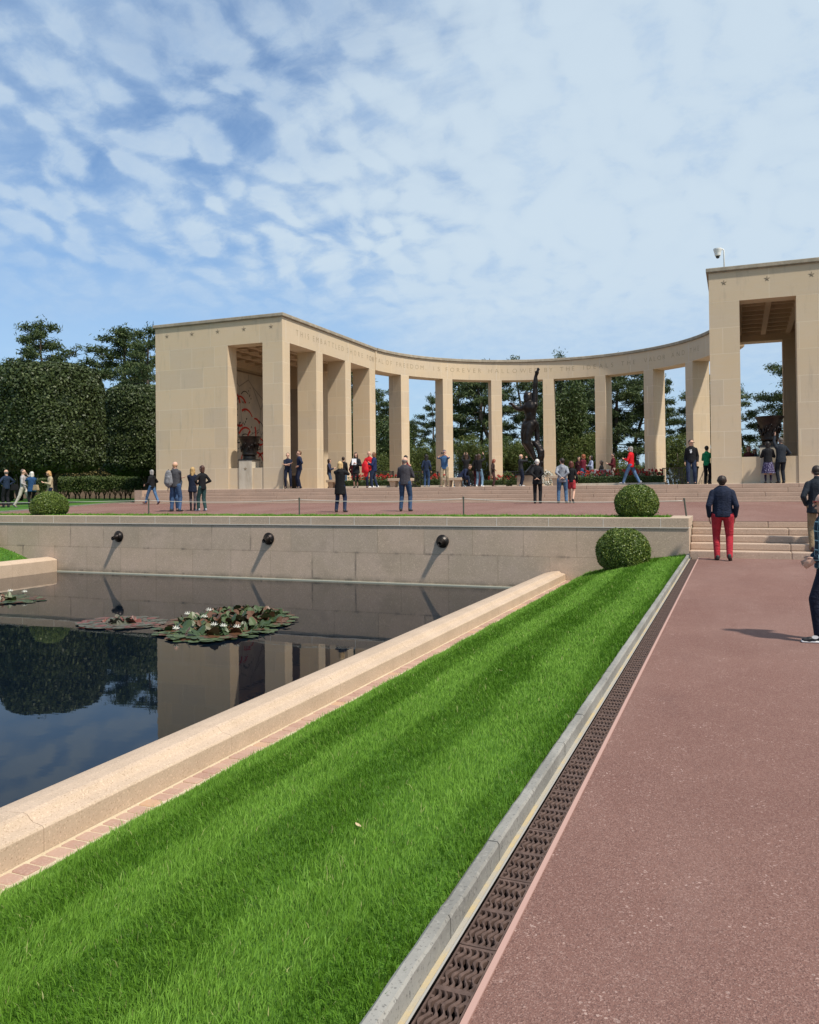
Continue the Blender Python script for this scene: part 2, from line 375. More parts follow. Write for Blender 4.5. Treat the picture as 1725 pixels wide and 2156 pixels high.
M_dark = MT('dark_void', 1.0, 0.0).color((0.006, 0.005, 0.005)).m
M_bark = MT('bark', 0.95); M_bark.color(M_bark.mix(M_bark.rng(M_bark.noise(6, 6, 0.7, v=M_bark.vec(scale=(2, 2, 0.4))), 0.3, 0.7), (0.05, 0.04, 0.032), (0.14, 0.11, 0.085))); M_bark.bump(M_bark.noise(12, 5, v=M_bark.vec(scale=(2, 2, 0.3))), 0.8, 0.05); M_bark = M_bark.m
M_clip = leafmat('clipped_leaves', (0.022, 0.036, 0.010), (0.050, 0.070, 0.020), (0.095, 0.12, 0.045), 0.5, 0.3)
M_clipcore = MT('foliage_core_dark', 0.9).color((0.012, 0.022, 0.008)).m  # dark green of solid cores added to keep foliage insides dark
M_box = leafmat('box_leaves', (0.055, 0.095, 0.012), (0.115, 0.165, 0.025), (0.25, 0.29, 0.06), 0.45, 0.4, 0.15)
M_boxcore = MT('box_core_dark', 0.9).color((0.03, 0.05, 0.008)).m  # dark green of the solid core added inside each ball
M_pine = leafmat('pine_needles', (0.036, 0.060, 0.022), (0.070, 0.100, 0.036), (0.13, 0.16, 0.06), 0.6, 0.25, 0.2)
M_broad = leafmat('broad_leaves', (0.036, 0.066, 0.018), (0.070, 0.105, 0.030), (0.12, 0.16, 0.05), 0.5, 0.4, 0.15)
M_tam = leafmat('feathery_leaves', (0.06, 0.09, 0.02), (0.11, 0.145, 0.035), (0.19, 0.20, 0.06), 0.6, 0.3, 0.2)
M_rust = leafmat('rusty_leaves', (0.10, 0.085, 0.025), (0.15, 0.115, 0.035), (0.20, 0.16, 0.06), 0.6, 0.3, 0.2)
M_red = leafmat('red_petals', (0.30, 0.010, 0.012), (0.50, 0.025, 0.02), (0.62, 0.10, 0.06), 0.5, 0.3, 0.1)
M_petal = MT('white_petals', 0.6).color((0.80, 0.78, 0.70)).m
M_lily = leafmat('lily_pads', (0.030, 0.052, 0.018), (0.085, 0.115, 0.045), (0.10, 0.045, 0.022), 0.42, 0.35, 0.0, (0.62, 0.70))
M_lilyr = leafmat('lily_pads_red', (0.07, 0.075, 0.05), (0.11, 0.10, 0.075), (0.15, 0.05, 0.038), 0.45, 0.3, 0.0, (0.70, 0.80))
M_paint = MT('white_paint', 0.4, 0.5).color((0.72, 0.72, 0.70)).m
M_rope = MT('rope_fibre', 0.9).color((0.60, 0.57, 0.52)).m
M_post = MT('grey_green_metal', 0.6, 0.4).color((0.07, 0.075, 0.06)).m
M_steel = MT('galvanised_steel', 0.5, 0.5, 0.2).color((0.40, 0.38, 0.35)).m
# ------------------------------------------------------------------ ground and setting
rng = np.random.default_rng(7)
def shear(V, k=0.011, y0=18.5):
    V = np.array(V, dtype=float); V[:, 0] += k * (V[:, 1] - y0); return V
def shear_obj(o, k, y0):
    me = o.data; a = np.empty(len(me.vertices) * 3, dtype=np.float32); me.vertices.foreach_get('co', a); a = a.reshape(-1, 3)
    a[:, 0] += k * (a[:, 1] - y0); me.vertices.foreach_set('co', a.ravel()); me.update(); return o

g = MB()          # one sheet: low in front of the wall, higher behind it
B = 2500
g.poly([(-B, -B, -1.4), (B, -B, -1.4), (B, 20.06, -1.4), (-B, 20.06, -1.4)])
g.poly([(-B, 20.06, -1.4), (B, 20.06, -1.4), (B, 20.06, 0.60), (-B, 20.06, 0.60)])
g.poly([(-B, 20.06, 0.60), (B, 20.06, 0.60), (B, B, 0.60), (-B, B, 0.60)])
bmesh.ops.remove_doubles(g.bm, verts=g.bm.verts, dist=0.001)
tag(g.build('ground', M_ground), kind='structure')

def terr_z(y): return 0.725 + max(0.0, y - 20.05) * 0.0153
# red asphalt terrace, sloping gently up to the monument
t = MB(); t.poly([(-75, 20.05, terr_z(20.05)), (60, 20.05, terr_z(20.05)), (60, 33.5, terr_z(33.5)), (-75, 33.5, terr_z(33.5))])
t.poly([(-75, 33.5, terr_z(33.5)), (-28.3, 33.5, terr_z(33.5)), (-28.3, 80, 0.95), (-75, 80, 0.95)])
tag(t.build('terrace', M_path), kind='structure')
# lower path with a gentle run past the camera
p = MB(); p.poly([(-0.742, -8, 0), (9.0, -8, 0), (9.0, 18.66, 0), (-0.785, 18.66, 0)])
tag(p.build('path', M_path), kind='structure')
# lawn beyond the right edge of the path
p = MB(); p.poly([(9.0, -8, 0.02), (60, -8, 0.5), (60, 20.05, 0.5), (9.0, 20.05, 0.02)]); tag(p.build('right_lawn', M_lawn), kind='structure')
# tree lawn on the left of the terrace
lp = [(-75, 22.5), (-26.4, 22.9), (-26.9, 24.6), (-28.3, 28.5), (-30.2, 33.5), (-33.0, 41.5), (-34.0, 60), (-75, 60)]
p = MB(); p.extrude_xy(lp, 0.6, 0.90)
for v in p.bm.verts:
    if v.co.z > 0.7: v.co.z = terr_z(min(v.co.y, 33.5)) + 0.035 + max(0, -v.co.x - 34) * 0.004
tag(p.build('tree_lawn', M_lawn), kind='structure')
p = MB()
for a, b in zip(lp[1:-1], lp[2:-1]):
    d = Vector((b[0] - a[0], b[1] - a[1])).normalized(); n_ = Vector((d.y, -d.x)) * 0.07
    z0 = terr_z(min(a[1], 33.5)); z1 = terr_z(min(b[1], 33.5))
    p.hexa([(a[0], a[1], z0 - .1), (a[0] + n_.x, a[1] + n_.y, z0 - .1), (b[0] + n_.x, b[1] + n_.y, z1 - .1), (b[0], b[1], z1 - .1),
            (a[0], a[1], z0 + .05), (a[0] + n_.x, a[1] + n_.y, z0 + .05), (b[0] + n_.x, b[1] + n_.y, z1 + .05), (b[0], b[1], z1 + .05)])
tag(p.build('lawn_edging', M_kerb), kind='structure')

# upper lawn strip behind the wall cap
def lawn_sheet(name, nx, ny, fn, mat=None):
    V = [fn(i / nx, j / ny) for j in range(ny + 1) for i in range(nx + 1)]
    F = [(j * (nx + 1) + i, j * (nx + 1) + i + 1, (j + 1) * (nx + 1) + i + 1, (j + 1) * (nx + 1) + i) for j in range(ny) for i in range(nx)]
    me = bpy.data.meshes.new(name); setmesh(me, V, F); return tag(link(name, me, mat or M_soil), kind='structure')
UX0, UX1 = -45.0, -1.42
lawn_sheet('upper_lawn', 80, 6, lambda u, v: (UX0 + (UX1 - UX0) * u, 19.06 + 1.24 * v, 0.80 + (0.02 if v < 0.95 else -0.06)))
# lawn bank between the pool edging and the kerb
prof = [(-3.80, -0.72), (-3.47, -0.62), (-3.42, -0.59), (-3.36, -0.525), (-3.14, -0.40), (-2.81, -0.31), (-2.3, -0.17), (-1.78, -0.06), (-1.29, 0.01), (-1.02, 0.045), (-0.975, 0.03)]
pxs = np.array([a for a, b in prof]); pzs = np.array([b for a, b in prof])
def bank(u, v):
    y = -3 + 21.62 * v; sh = 0.011 * (y - 18.5); ks = -0.0028 * (y - 2.2)
    x0 = -3.80; x1 = -0.975
    xr = x0 + (x1 - x0) * u
    return (xr + sh * (1 - u) + ks * u, y, float(np.interp(xr, pxs, pzs)))
lawn_sheet('lawn_bank', 40, 90, bank)
# left bank, beyond the far pool edge
def lbank(u, v):
    y = -3 + 21.62 * v; x = -19.55 - 14 * u
    return (x, y, -0.50 + min(1.0, (u * 14) * 0.28) + 0.02 * math.sin(x * 3))
lawn_sheet('left_lawn_bank', 60, 30, lbank, M_lawn)

# pool: water sheet and dark bed
wv_ = MB(); wv_.poly([(-18.9, -8, -0.79), (-4.3, -8, -0.79), (-4.3, 18.64, -0.79), (-18.9, 18.64, -0.79)]); tag(wv_.build('pool_water', M_water), kind='structure')

# ------------------------------------------------------------------ retaining wall with three bronze spouts
wall = empty('retaining_wall', (-14, 18.62, -1.4), label='long low wall of speckled brown granite closing the far end of the pool', cat='retaining wall')
def wp(mb, name, mat, **k):
    o = mb.build(name, mat, wall, **k); o.matrix_parent_inverse = wall.matrix_world.inverted(); return o
bpy.context.view_layer.update()
m = MB(); m.box(-60, -0.99, 18.62, 19.02, -1.4, 0.625); wp(m, 'wall_face', M_wall)
m = MB(); m.box(-60, -0.990, 18.596, 19.0, 0.6265, 0.6435); wp(m, 'mortar_line', M_white)
caps = MB(); x = -60.0 + (20.02 + 0.0) % 1.23
xs = [-20.02 + 1.23 * k for k in range(-30, 16)]
xs = [q for q in xs if q < -1.4] + [-0.985]
for a, b in zip(xs[:-1], xs[1:]): caps.box(a + 0.004, b - 0.004, 18.612, 19.05, 0.645, 0.845 + random.Random(int(a * 100)).uniform(-.003, .003))
caps.box(-1.42, -0.985, 19.056, 20.35, 0.645, 0.843)
wp(caps, 'cap_course', M_wallcap, bevel=0.008)
m = MB(); m.box(-1.40, -0.995, 19.02, 20.30, -0.2, 0.636); wp(m, 'end_return', M_wallcap)
m = MB()
for a in xs[1:-1]: m.box(a - 0.006, a + 0.006, 18.609, 19.0, 0.646, 0.838)
wp(m, 'cap_joints', M_white)
m = MB(); m.box(-18.64, -4.05, 18.585, 18.615, -1.2, -0.765); wp(m, 'lime_ledge', MT('lime_crust', 0.9).color((0.42, 0.42, 0.34)).m, bevel=0.008)
for x in (-16.37, -11.43, -6.60):
    s = MB(); s.lathe([(0.155, 0.0), (0.16, 0.03), (0.135, 0.05), (0.125, 0.055), (0.10, 0.085), (0.085, 0.10)], (x, 18.62, 0.27), 28, 'y')
    f = wp(s, 'water_spout', M_bronze, smooth=False)
    s = MB(); pr = [(0.085, 0.10), (0.07, 0.12), (0.055, 0.20), (0.05, 0.25), (0.055, 0.26), (0.040, 0.26), (0.035, 0.14)]
    s.lathe(pr, (x, 18.62, 0.27), 24, 'y')
    for v in s.bm.verts: v.co.z -= max(0, (18.62 - v.co.y) - 0.1) * 0.28
    n_ = s.build('nozzle', M_bronze, f, smooth=True)

# ------------------------------------------------------------------ pool copings and paving edge
def coping(x0, y0, y1, mirror, label):
    root = empty('pool_coping', (x0, y0, -0.57), label=label, cat='pool edge'); bpy.context.view_layer.update()
    pf = [(0.0, -0.60), (0.0, -0.435), (-0.012, -0.422), (-0.085, -0.410), (-0.105, -0.398), (-0.130, -0.372), (-0.16, -0.364), (-0.30, -0.378), (-0.42, -0.405), (-0.50, -0.43), (-0.515, -0.45), (-0.515, -1.2), (-0.30, -1.2), (-0.30, -0.60)]
    y = y0; k = 0
    while y < y1 - 0.01:
        e = min(y + 1.9, y1); m = MB()
        m.prism([(x0 + (a if not mirror else -a), z) for a, z in pf], y + 0.0015, e - 0.0015)
        o = m.build('coping_stone', M_coping, root, bevel=0.004); shear_obj(o, 0.011 if not mirror else 0.0, 18.5); o.matrix_parent_inverse = root.matrix_world.inverted()
        y = e; k += 1
coping(-3.655, -3.9, 18.6, False, 'pinkish granite edge running along the near right side of the pool')
coping(-19.16, -3.9, 18.6, True, 'pinkish granite edge on the far left side of the pool')
# brick edging: one row of rounded setts in cream mortar
be = empty('brick_edging', (-3.6, 8, -0.58), label='single row of worn red setts in cream mortar beside the pool edge', cat='brick edging'); bpy.context.view_layer.update()
m = MB(); m.box(-3.652, -3.462, -3.0, 18.6, -0.66, -0.570); o = shear_obj(m.build('mortar_bed', M_bed, be), 0.011, 18.5); o.matrix_parent_inverse = be.matrix_world.inverted()
t = MT('worn_brick', 0.9); r_ = island(t)
c_ = t.mix(t.rng(r_, 0, 1, smooth=False), (0.34, 0.20, 0.155), (0.44, 0.285, 0.215)); c_ = t.mix(t.rng(r_, 0.90, 0.94), c_, (0.47, 0.29, 0.18))
c_ = t.mix(t.rng(t.noise(50, 5, 0.7), 0.45, 0.7, 0, 0.5), c_, (0.50, 0.36, 0.28)); t.color(c_); t.bump(t.noise(70, 4), 0.6, 0.004); M_brick = t.m
m = MB(); y = -2.9; rr = random.Random(3)
while y < 18.45:
    w = 0.103 + rr.uniform(-.006, .006); q = rr.uniform(-.004, .004); z = -0.563 + rr.uniform(-.003, .004)
    x0, x1 = -3.622 + q, -3.498 + q + rr.uniform(-.004, .004); s_ = rr.uniform(-.006, .006); i = 0.012
    P0 = [(x0, y + i), (x0 + i, y), (x1 - i, y + s_), (x1, y + i + s_), (x1, y + w - i + s_), (x1 - i, y + w + s_), (x0 + i, y + w), (x0, y + w - i)]
    cx, cy = (x0 + x1) / 2, y + w / 2
    a = [m.bm.verts.new((px_, py_, -0.60)) for px_, py_ in P0]; b = [m.bm.verts.new((px_, py_, z - 0.006)) for px_, py_ in P0]
    c2 = [m.bm.verts.new((cx + (px_ - cx) * .86, cy + (py_ - cy) * .86, z)) for px_, py_ in P0]
    for q0, q1 in ((a, b), (b, c2)):
        for k in range(8): m.bm.faces.new((q0[k], q0[(k + 1) % 8], q1[(k + 1) % 8], q1[k]))
    m.bm.faces.new(c2); y += w + 0.012
o = shear_obj(m.build('bricks', M_brick, be), 0.011, 18.5); o.matrix_parent_inverse = be.matrix_world.inverted()

# ------------------------------------------------------------------ kerb, drain channel and grates
kerb = MB(); y = -2.0; rr = random.Random(5)
while y < 18.6:
    w = min(rr.choice([0.62, 0.7, 0.78, 1.0]), 18.62 - y); x0, x1, h = -0.985, -0.928, 0.085 + rr.uniform(-.002, .003)
    n = 10; pf = [(x0, -0.1), (x1, -0.1), (x1, h - 0.010), (x1 - 0.008, h), (x0 + 0.012, h - 0.002), (x0, h - 0.012)]
    rings = []
    for k in range(n + 1):
        yy = y + 0.003 + (w - 0.006) * k / n; j = rr.uniform(-.002, .002)
        rings.append([kerb.bm.verts.new((a + (j if b > 0 else 0), yy, b + (rr.uniform(-.002, .002) if b > 0 else 0))) for a, b in pf])
    for q0, q1 in zip(rings[:-1], rings[1:]):
        for i in range(6): kerb.bm.faces.new((q0[i], q0[(i + 1) % 6], q1[(i + 1) % 6], q1[i]))
    kerb.bm.faces.new(rings[0][::-1]); kerb.bm.faces.new(rings[-1]); y += w
tag(shear_obj(kerb.build('kerb', M_kerb), -0.0028, 2.2), kind='structure')
m = MB(); m.box(-0.999, -0.986, -2, 18.6, -0.1, 0.052); tag(shear_obj(m.build('turf_edge_soil', M_earth), -0.0028, 2.2), kind='structure')
m = MB(); m.box(-0.9275, -0.908, -2, 18.6, -0.1, 0.008); tag(shear_obj(m.build('mortar_joint', M_mortar), -0.0028, 2.2), kind='structure')
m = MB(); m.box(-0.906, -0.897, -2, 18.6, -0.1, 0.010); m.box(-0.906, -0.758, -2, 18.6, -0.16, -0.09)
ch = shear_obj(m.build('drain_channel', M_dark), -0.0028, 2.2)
tag(ch, 'dark sunken drain channel under the row of cast grates', 'drain channel')
m = MB(); m.box(-0.9055, -0.8975, -2, 18.6, 0.0101, 0.0112); o = shear_obj(m.build('steel_lip', M_steel), -0.0028, 2.2); o.parent = ch
m = MB(); m.box(-0.762, -0.742, -2, 18.62, -0.1, 0.006); tag(shear_obj(m.build('pink_edge_strip', M_pink), -0.0028, 2.2), kind='structure')
def make_grate():
    m = MB(); Wd, Ln, h = 0.128, 0.494, 0.022
    hw = Wd / 2
    m.box(-hw, -hw + 0.006, 0, Ln, -h, 0); m.box(hw - 0.006, hw, 0, Ln, -h, 0)
    # end and centre bars
    for y0, y1 in ((0.0, 0.014), (Ln / 2 - 0.012, Ln / 2 + 0.012), (Ln - 0.014, Ln)): m.box(-hw + 0.006, hw - 0.006, y0, y1, -h + .001, -0.001)
    for a, b in ((0.012, Ln / 2 - 0.011), (Ln / 2 + 0.011, Ln - 0.012)):
        for k in range(5):
            xc = -hw + 0.020 + k * 0.022; n = 30; P = []
            for i in range(n + 1):
                f = i / n; P.append((xc + 0.0085 * math.sin(f * 2 * PI * 2.5 + (0.4 if k % 2 else 0)), a + (b - a) * f))
            v = []
            for i, (x_, y_) in enumerate(P):
                wd = 0.0056 + 0.001 * math.cos(i * 1.3)
                v.append([m.bm.verts.new((x_ - wd, y_, -h)), m.bm.verts.new((x_ - wd, y_, -0.005)), m.bm.verts.new((x_ - wd * .45, y_, 0.0)), m.bm.verts.new((x_ + wd * .45, y_, 0.0)), m.bm.verts.new((x_ + wd, y_, -0.005)), m.bm.verts.new((x_ + wd, y_, -h))])
            for q0, q1 in zip(v[:-1], v[1:]):
                for i in range(5): m.bm.faces.new((q0[i], q0[i + 1], q1[i + 1], q1[i]))
        # cross ties
        for j in range(1, 4):
            yy = a + (b - a) * j / 4
            for k in range(4):
                if (j + k) % 2 == 0:
                    xa = -hw + 0.020 + k * 0.022; m.box(xa + .003, xa + .019, yy - .004, yy + .004, -h, -0.004)
        # hooked outer teeth
        for j in range(3):
            yy = a + (b - a) * (j + 0.5) / 3; m.box(-hw + 0.006, -hw + 0.016, yy - .007, yy + .007, -h, -0.002); m.box(hw - 0.020, hw - 0.006, yy - .007, yy + .007, -h, -0.002)
    return m
gm = make_grate(); g0 = gm.build('drain_grate', M_iron)
ng = 40
for k in range(ng):
    y = -1.35 + 0.5 * k
    if y + 0.5 > 18.62: break
    o = g0 if k == 0 else g0.copy()
    if k: COL.objects.link(o)
    o.location = (-0.829 - 0.0028 * (y - 2.2), y, 0.004)
    o['group'] = 'cast iron grates along the kerb'; o['category'] = 'drain grate'
    o['label'] = 'rusty cast iron drain grate with wavy slots in the row beside the kerb'

# ------------------------------------------------------------------ steps
def steps(label, x0, x1, y0, tread, rise, z0, n, mat, depth_last, slab):
    root = empty('stone_steps', ((max(x0, -20) + min(x1, 5)) / 2, y0, z0), label=label, cat='steps'); bpy.context.view_layer.update()
    for k in range(n):
        m = MB(); x = x0; rr = random.Random(int(y0 * 10) + k)
        yb = y0 + (k + 1) * tread + (0.06 if k < n - 1 else depth_last)
        while x < x1 - 0.05:
            e = min(x + rr.choice([1.6, 2.0, 2.4]), x1)
            if x1 - e < 0.5: e = x1
            m.box(x + 0.002, e - 0.002, y0 + k * tread, yb, z0 + k * rise - (0.0 if k else 0.25) + 0.001, z0 + (k + 1) * rise); x = e
        o = m.build('step', mat, root, bevel=0.022); o.matrix_parent_inverse = root.matrix_world.inverted()
steps('five pinkish granite steps climbing from the lower path to the terrace', -0.985, 6.0, 18.65, 0.35, 0.145, 0.0, 5, M_step, 0.10, 0)
steps('broad flight of pinkish granite steps across the front of the monument', -28.25, 9.0, 33.30, 0.36, 0.165, 0.945, 4, M_step2, 0.6, 0)
m = MB(); m.box(-29.0, 9.0, 33.0, 33.294, 0.85, 0.965); tag(m.build('step_foot_slab', M_step2, bevel=0.01), kind='structure')
m = MB(); m.box(-28.75, -28.26, 33.85, 46.5, 0.8, 1.60); tag(m.build('plinth_block', M_step2, bevel=0.01), 'pinkish granite block closing the left end of the monument steps', 'plinth')
m = MB(); m.box(-28.25, 9.0, 35.35, 60, 0.7, 1.600); tag(m.build('platform', M_step2), kind='structure')

# ------------------------------------------------------------------ monument
PZ = 1.60; LZ = 8.87; TZ = 10.05
CXm, CYm, RM = -10.62, 45.10, 10.03
def pt(o, par): o.matrix_parent_inverse = par.matrix_world.inverted(); return o
def star_mesh(m, c, r, axis='y'):
    pts = []
    for k in range(10):
        a = PI / 2 + k * PI / 5; q = r if k % 2 == 0 else r * 0.34; pts.append((q * math.cos(a), q * math.sin(a)))
    for k in range(10):
        a, b = pts[k], pts[(k + 1) % 10]
        m.bm.faces.new([m.bm.verts.new((c[0] + a[0], c[1], c[2] + a[1])), m.bm.verts.new((c[0] + b[0], c[1], c[2] + b[1])), m.bm.verts.new((c[0], c[1] - 0.012, c[2]))])
def loggia(xl, xr, side, label):
    """xl..xr outer walls; side=+1: the colonnaded side is xr (left loggia), -1: xl (right loggia)"""
    root = empty('loggia', ((xl + xr) / 2, 35, PZ), label=label, cat='monument'); bpy.context.view_layer.update()
    def P(mb, name, mat, **k): return pt(mb.build(name, mat, root, **k), root)
    X = (lambda d: xr - d) if side > 0 else (lambda d: xl + d)     # distance d from the open side
    def bx(m, d0, d1, *a): a0, a1 = sorted((X(d0), X(d1))); m.box(a0, a1, *a)
    Y0, Y1 = 35.0, 46.1
    Wt = xr - xl
    m = MB(); bx(m, 3.17, Wt, Y0, Y0 + 0.79, PZ, LZ - 0.002); P(m, 'front_wall', M_lime)
    m = MB(); bx(m, Wt - 0.7, Wt - 0.001, Y0 + 0.792, Y1, PZ, LZ - 0.002); P(m, 'end_wall', M_lime)
    m = MB(); bx(m, 3.17, Wt - 0.702, Y1 - 0.8, Y1, PZ, LZ - 0.002); P(m, 'rear_wall', M_lime)
    m = MB(); bx(m, 0.0, 1.13, Y0, Y0 + 0.72, PZ, LZ - 0.002); P(m, 'pier', M_lime)
    m = MB(); bx(m, 0.0, 1.13, 38.47, 39.22, PZ, LZ - 0.002); P(m, 'pier', M_lime)
    m = MB(); bx(m, 0.0, 1.13, 41.95, 42.68, PZ, LZ - 0.002); P(m, 'pier', M_lime)
    m = MB(); bx(m, 0.0, 1.13, 45.25, Y1, PZ, LZ - 0.002); P(m, 'pier', M_lime)
    # low walls of the openings
    m = MB(); bx(m, 1.133, 3.168, Y0 + 0.05, Y0 + 0.62, PZ, 2.66); P(m, 'low_wall', M_lime)
    # frieze ring
    m = MB(); bx(m, 0, Wt, Y0 - 0.001, Y0 + 0.80, LZ, TZ); P(m, 'frieze', M_lime2)
    m = MB(); bx(m, 0.001, Wt - 0.001, Y1 - 0.80, Y1, LZ, TZ); P(m, 'frieze', M_lime2)
    m = MB(); bx(m, Wt - 0.8, Wt, Y0 + 0.801, Y1 - 0.801, LZ, TZ); P(m, 'frieze', M_lime2)
    m = MB(); bx(m, 0, 1.13, Y0 + 0.801, Y1 - 0.801, LZ, TZ); P(m, 'frieze', M_lime2)
    # coffered ceiling
    m = MB(); bx(m, 1.132, Wt - 0.802, Y0 + 0.802, Y1 - 0.802, 9.62, 9.75); P(m, 'ceiling', M_limep)
    m = MB(); d0, d1 = 1.134, Wt - 0.804
    nx_, ny_ = 5, 9
    for i in range(nx_ + 1):
        q = d0 + (d1 - d0) * i / nx_; bx(m, max(d0, q - .11), min(d1, q + .11), Y0 + .804, Y1 - .804, 9.16, 9.618)
    for j in range(ny_ + 1):
        q = Y0 + .81 + (Y1 - Y0 - 1.62) * j / ny_; bx(m, d0 + .002, d1 - .002, max(Y0 + .806, q - .06), min(Y1 - .806, q + .06), 9.20, 9.617)
    P(m, 'coffer_beams', M_limep)
    m = MB(); bx(m, -0.10, Wt + 0.10, Y0 - 0.10, Y1 + 0.10, TZ + 0.036, TZ + 0.20); P(m, 'cornice', M_cap, bevel=0.025)
    m = MB(); bx(m, -0.035, Wt + 0.035, Y0 - 0.035, Y1 + 0.035, TZ + 0.001, TZ + 0.035); P(m, 'cornice_mould', M_cap)
    return root, P, X, bx
lg, P, X, bx = loggia(-28.30, -20.65, 1, 'sandy limestone pavilion at the left end of the colonnade, map wall inside')
for x in (-27.55, -25.98, -24.41, -22.85, -21.28):
    m = MB(); star_mesh(m, (x, 34.993, 9.62), 0.14); P(m, 'star', M_carve, recalc=False)
# map wall on the inside of the end wall, and the inscription panels on the rear wall
m = MB(); m.box(-27.598, -27.575, 37.0, 45.25, 2.7, 8.60); 
t = MT('map_mosaic', 0.75); vv = t.vec(scale=(1, 1, 1))
c_ = t.mix(t.rng(t.noise(1.2, 6, 0.6), 0.3, 0.7), (0.56, 0.49, 0.38), (0.44, 0.39, 0.32))
cr = t.rng(t.voro(0.55, feature='DISTANCE_TO_EDGE', v=t.vec(scale=(1, 1, 0.7))), 0.0, 0.02, 1.0, 0.0); c_ = t.mix(t.math('MULTIPLY', cr, 0.7), c_, (0.10, 0.10, 0.10)); t.color(c_)
mural = P(m, 'map_wall', t.m)
def stroke(m, pts, w, xo):
    n = len(pts)
    for i in range(n - 1):
        (y0, z0), (y1, z1) = pts[i], pts[i + 1]; d = Vector((y1 - y0, z1 - z0)).normalized() * 0.5
        w0 = w * (1 - 0.5 * i / n); w1 = w * (1 - 0.5 * (i + 1) / n)
        m.poly([(xo, y0 + d.y * w0, z0 - d.x * w0), (xo, y1 + d.y * w1, z1 - d.x * w1), (xo, y1 - d.y * w1, z1 + d.x * w1), (xo, y0 - d.y * w0, z0 + d.x * w0)])
rr = random.Random(11); mr = MB(); mk = MB()
for k in range(40):
    y0 = rr.uniform(39.5, 44.6); z0 = rr.uniform(3.4, 7.4); a = rr.uniform(-1, 4); cv = rr.choice([-1, 1]) * rr.uniform(.15, .35); P_ = [(y0, z0)]
    for i in range(rr.randint(5, 9)):
        a += cv; y0 += math.cos(a) * 0.14; z0 += math.sin(a) * 0.16; P_.append((y0, z0))
    stroke(mr if k % 3 else mk, P_, 0.16 if k % 3 else 0.08, -27.570)
for k in range(90):
    y0 = rr.uniform(37.6, 45); z0 = rr.uniform(3.0, 8.0); stroke(mk, [(y0, z0), (y0 + rr.uniform(-.06, .06), z0 + rr.uniform(.06, .14))], 0.07, -27.569)
o = mr.build('red_arrows', MT('red_enamel', 0.6).color((0.50, 0.035, 0.022)).m, mural, recalc=False)
o = mk.build('dark_marks', MT('dark_enamel', 0.6).color((0.035, 0.03, 0.03)).m, mural, recalc=False)
m = MB(); m.box(-27.5, -27.44, 37.0, 45.2, 8.62, 8.70); P(m, 'bead_moulding', M_carve)
t = MT('inscribed_panel', 0.8); xx, yy, z_ = t.sep(t.co.outputs['Object'])
ln = t.brick(t.comb(t.math('ADD', xx, 60), t.math('ADD', z_, 0)), (0.33, 0.27, 0.21), (0.28, 0.23, 0.18), (0.36, 0.31, 0.25), 0.07, 0.085, 0.022)
blk = t.rng(t.noise(0.9, 2, 0.5, v=t.vec(scale=(1, 1, 2.2))), 0.47, 0.5); t.color(t.mix(blk, (0.36, 0.31, 0.25), ln.outputs['Color']))
m = MB(); m.box(-27.4, -24.0, 45.275, 45.296, 2.6, 7.9); P(m, 'inscribed_panel', t.m)
m = MB(); m.box(-27.4, -24.0, 45.22, 45.27, 1.6, 2.45); P(m, 'dark_dado', MT('dado_bronze', 0.5).color((0.10, 0.08, 0.06)).m)

rgt, P, X, bx = loggia(-0.97, 6.68, -1, 'sandy limestone pavilion at the right end of the colonnade, cut off by the frame')
for x in (-0.40, 1.18, 2.75, 4.32, 5.9):
    m = MB(); star_mesh(m, (x, 34.993, 9.63), 0.125); P(m, 'star', M_carve, recalc=False)

# security camera on the right pavilion roof
cc = empty('security_camera', (-0.39, 36, 10.25), label='white dome camera on a short bent pole on the right pavilion roof', cat='camera')
m = MB(); m.tube([(0, 0, 0), (0, 0, 0.93), (-0.02, 0, 0.985), (-0.08, 0, 1.0), (-0.16, 0, 1.0)], 0.028, 10); m.build('pole', M_paint, cc, smooth=True)
m = MB(); m.lathe([(0.10, 0.74), (0.115, 0.76), (0.13, 0.86), (0.17, 1.0), (0.17, 1.04), (0.1, 1.06)], (-0.24, 0, 0), 20); m.build('housing', M_paint, cc, smooth=False)
m = MB(); m.lathe([(0.01, 0.635), (0.05, 0.65), (0.075, 0.69), (0.08, 0.74)], (-0.24, 0, 0), 16); m.build('dome', M_black, cc, smooth=True)

# curved colonnade
col = empty('colonnade', (CXm, CYm + RM, PZ), label='curved limestone colonnade of tall square piers joining the two pavilions', cat='colonnade'); bpy.context.view_layer.update()
def PC(mb, name, mat, **k): return pt(mb.build(name, mat, col, **k), col)
def ring_path(a0, a1, n): # angle from the -X axis turning towards +Y; normal points outwards
    out = []
    for k in range(n + 1):
        a = a0 + (a1 - a0) * k / n; nx_, ny_ = -math.cos(a), math.sin(a); out.append((CXm + RM * nx_, CYm + RM * ny_, nx_, ny_))
    return out
for k in range(7):
    c = R(22.95 + 20.05 * k); h_ = R(2.08); m = MB()
    pts = []
    for a, d in ((c - h_, 0), (c + h_, 0)):
        pts.append(Vector((CXm - (RM + d) * math.cos(a), CYm + (RM + d) * math.sin(a))))
    nrm = Vector((-math.cos(c), math.sin(c))); q = [pts[0], pts[1], pts[1] + nrm * 1.13, pts[0] + nrm * 1.13]
    m.extrude_xy([(v.x, v.y) for v in q], PZ, LZ - 0.002); PC(m, 'pier', M_lime)
fr = [(0, LZ), (0, TZ), (1.13, TZ), (1.13, LZ)]
a1 = PI + 0.0
path = [(-20.65, 46.102, -1, 0)] + [q for q in ring_path(R(5.75), R(174.5), 66)]
def fixp(path): return [q for q in path if q[1] > 46.1]
path = fixp(path)
m = MB(); m.sweep(fr, path); PC(m, 'frieze', M_lime2)
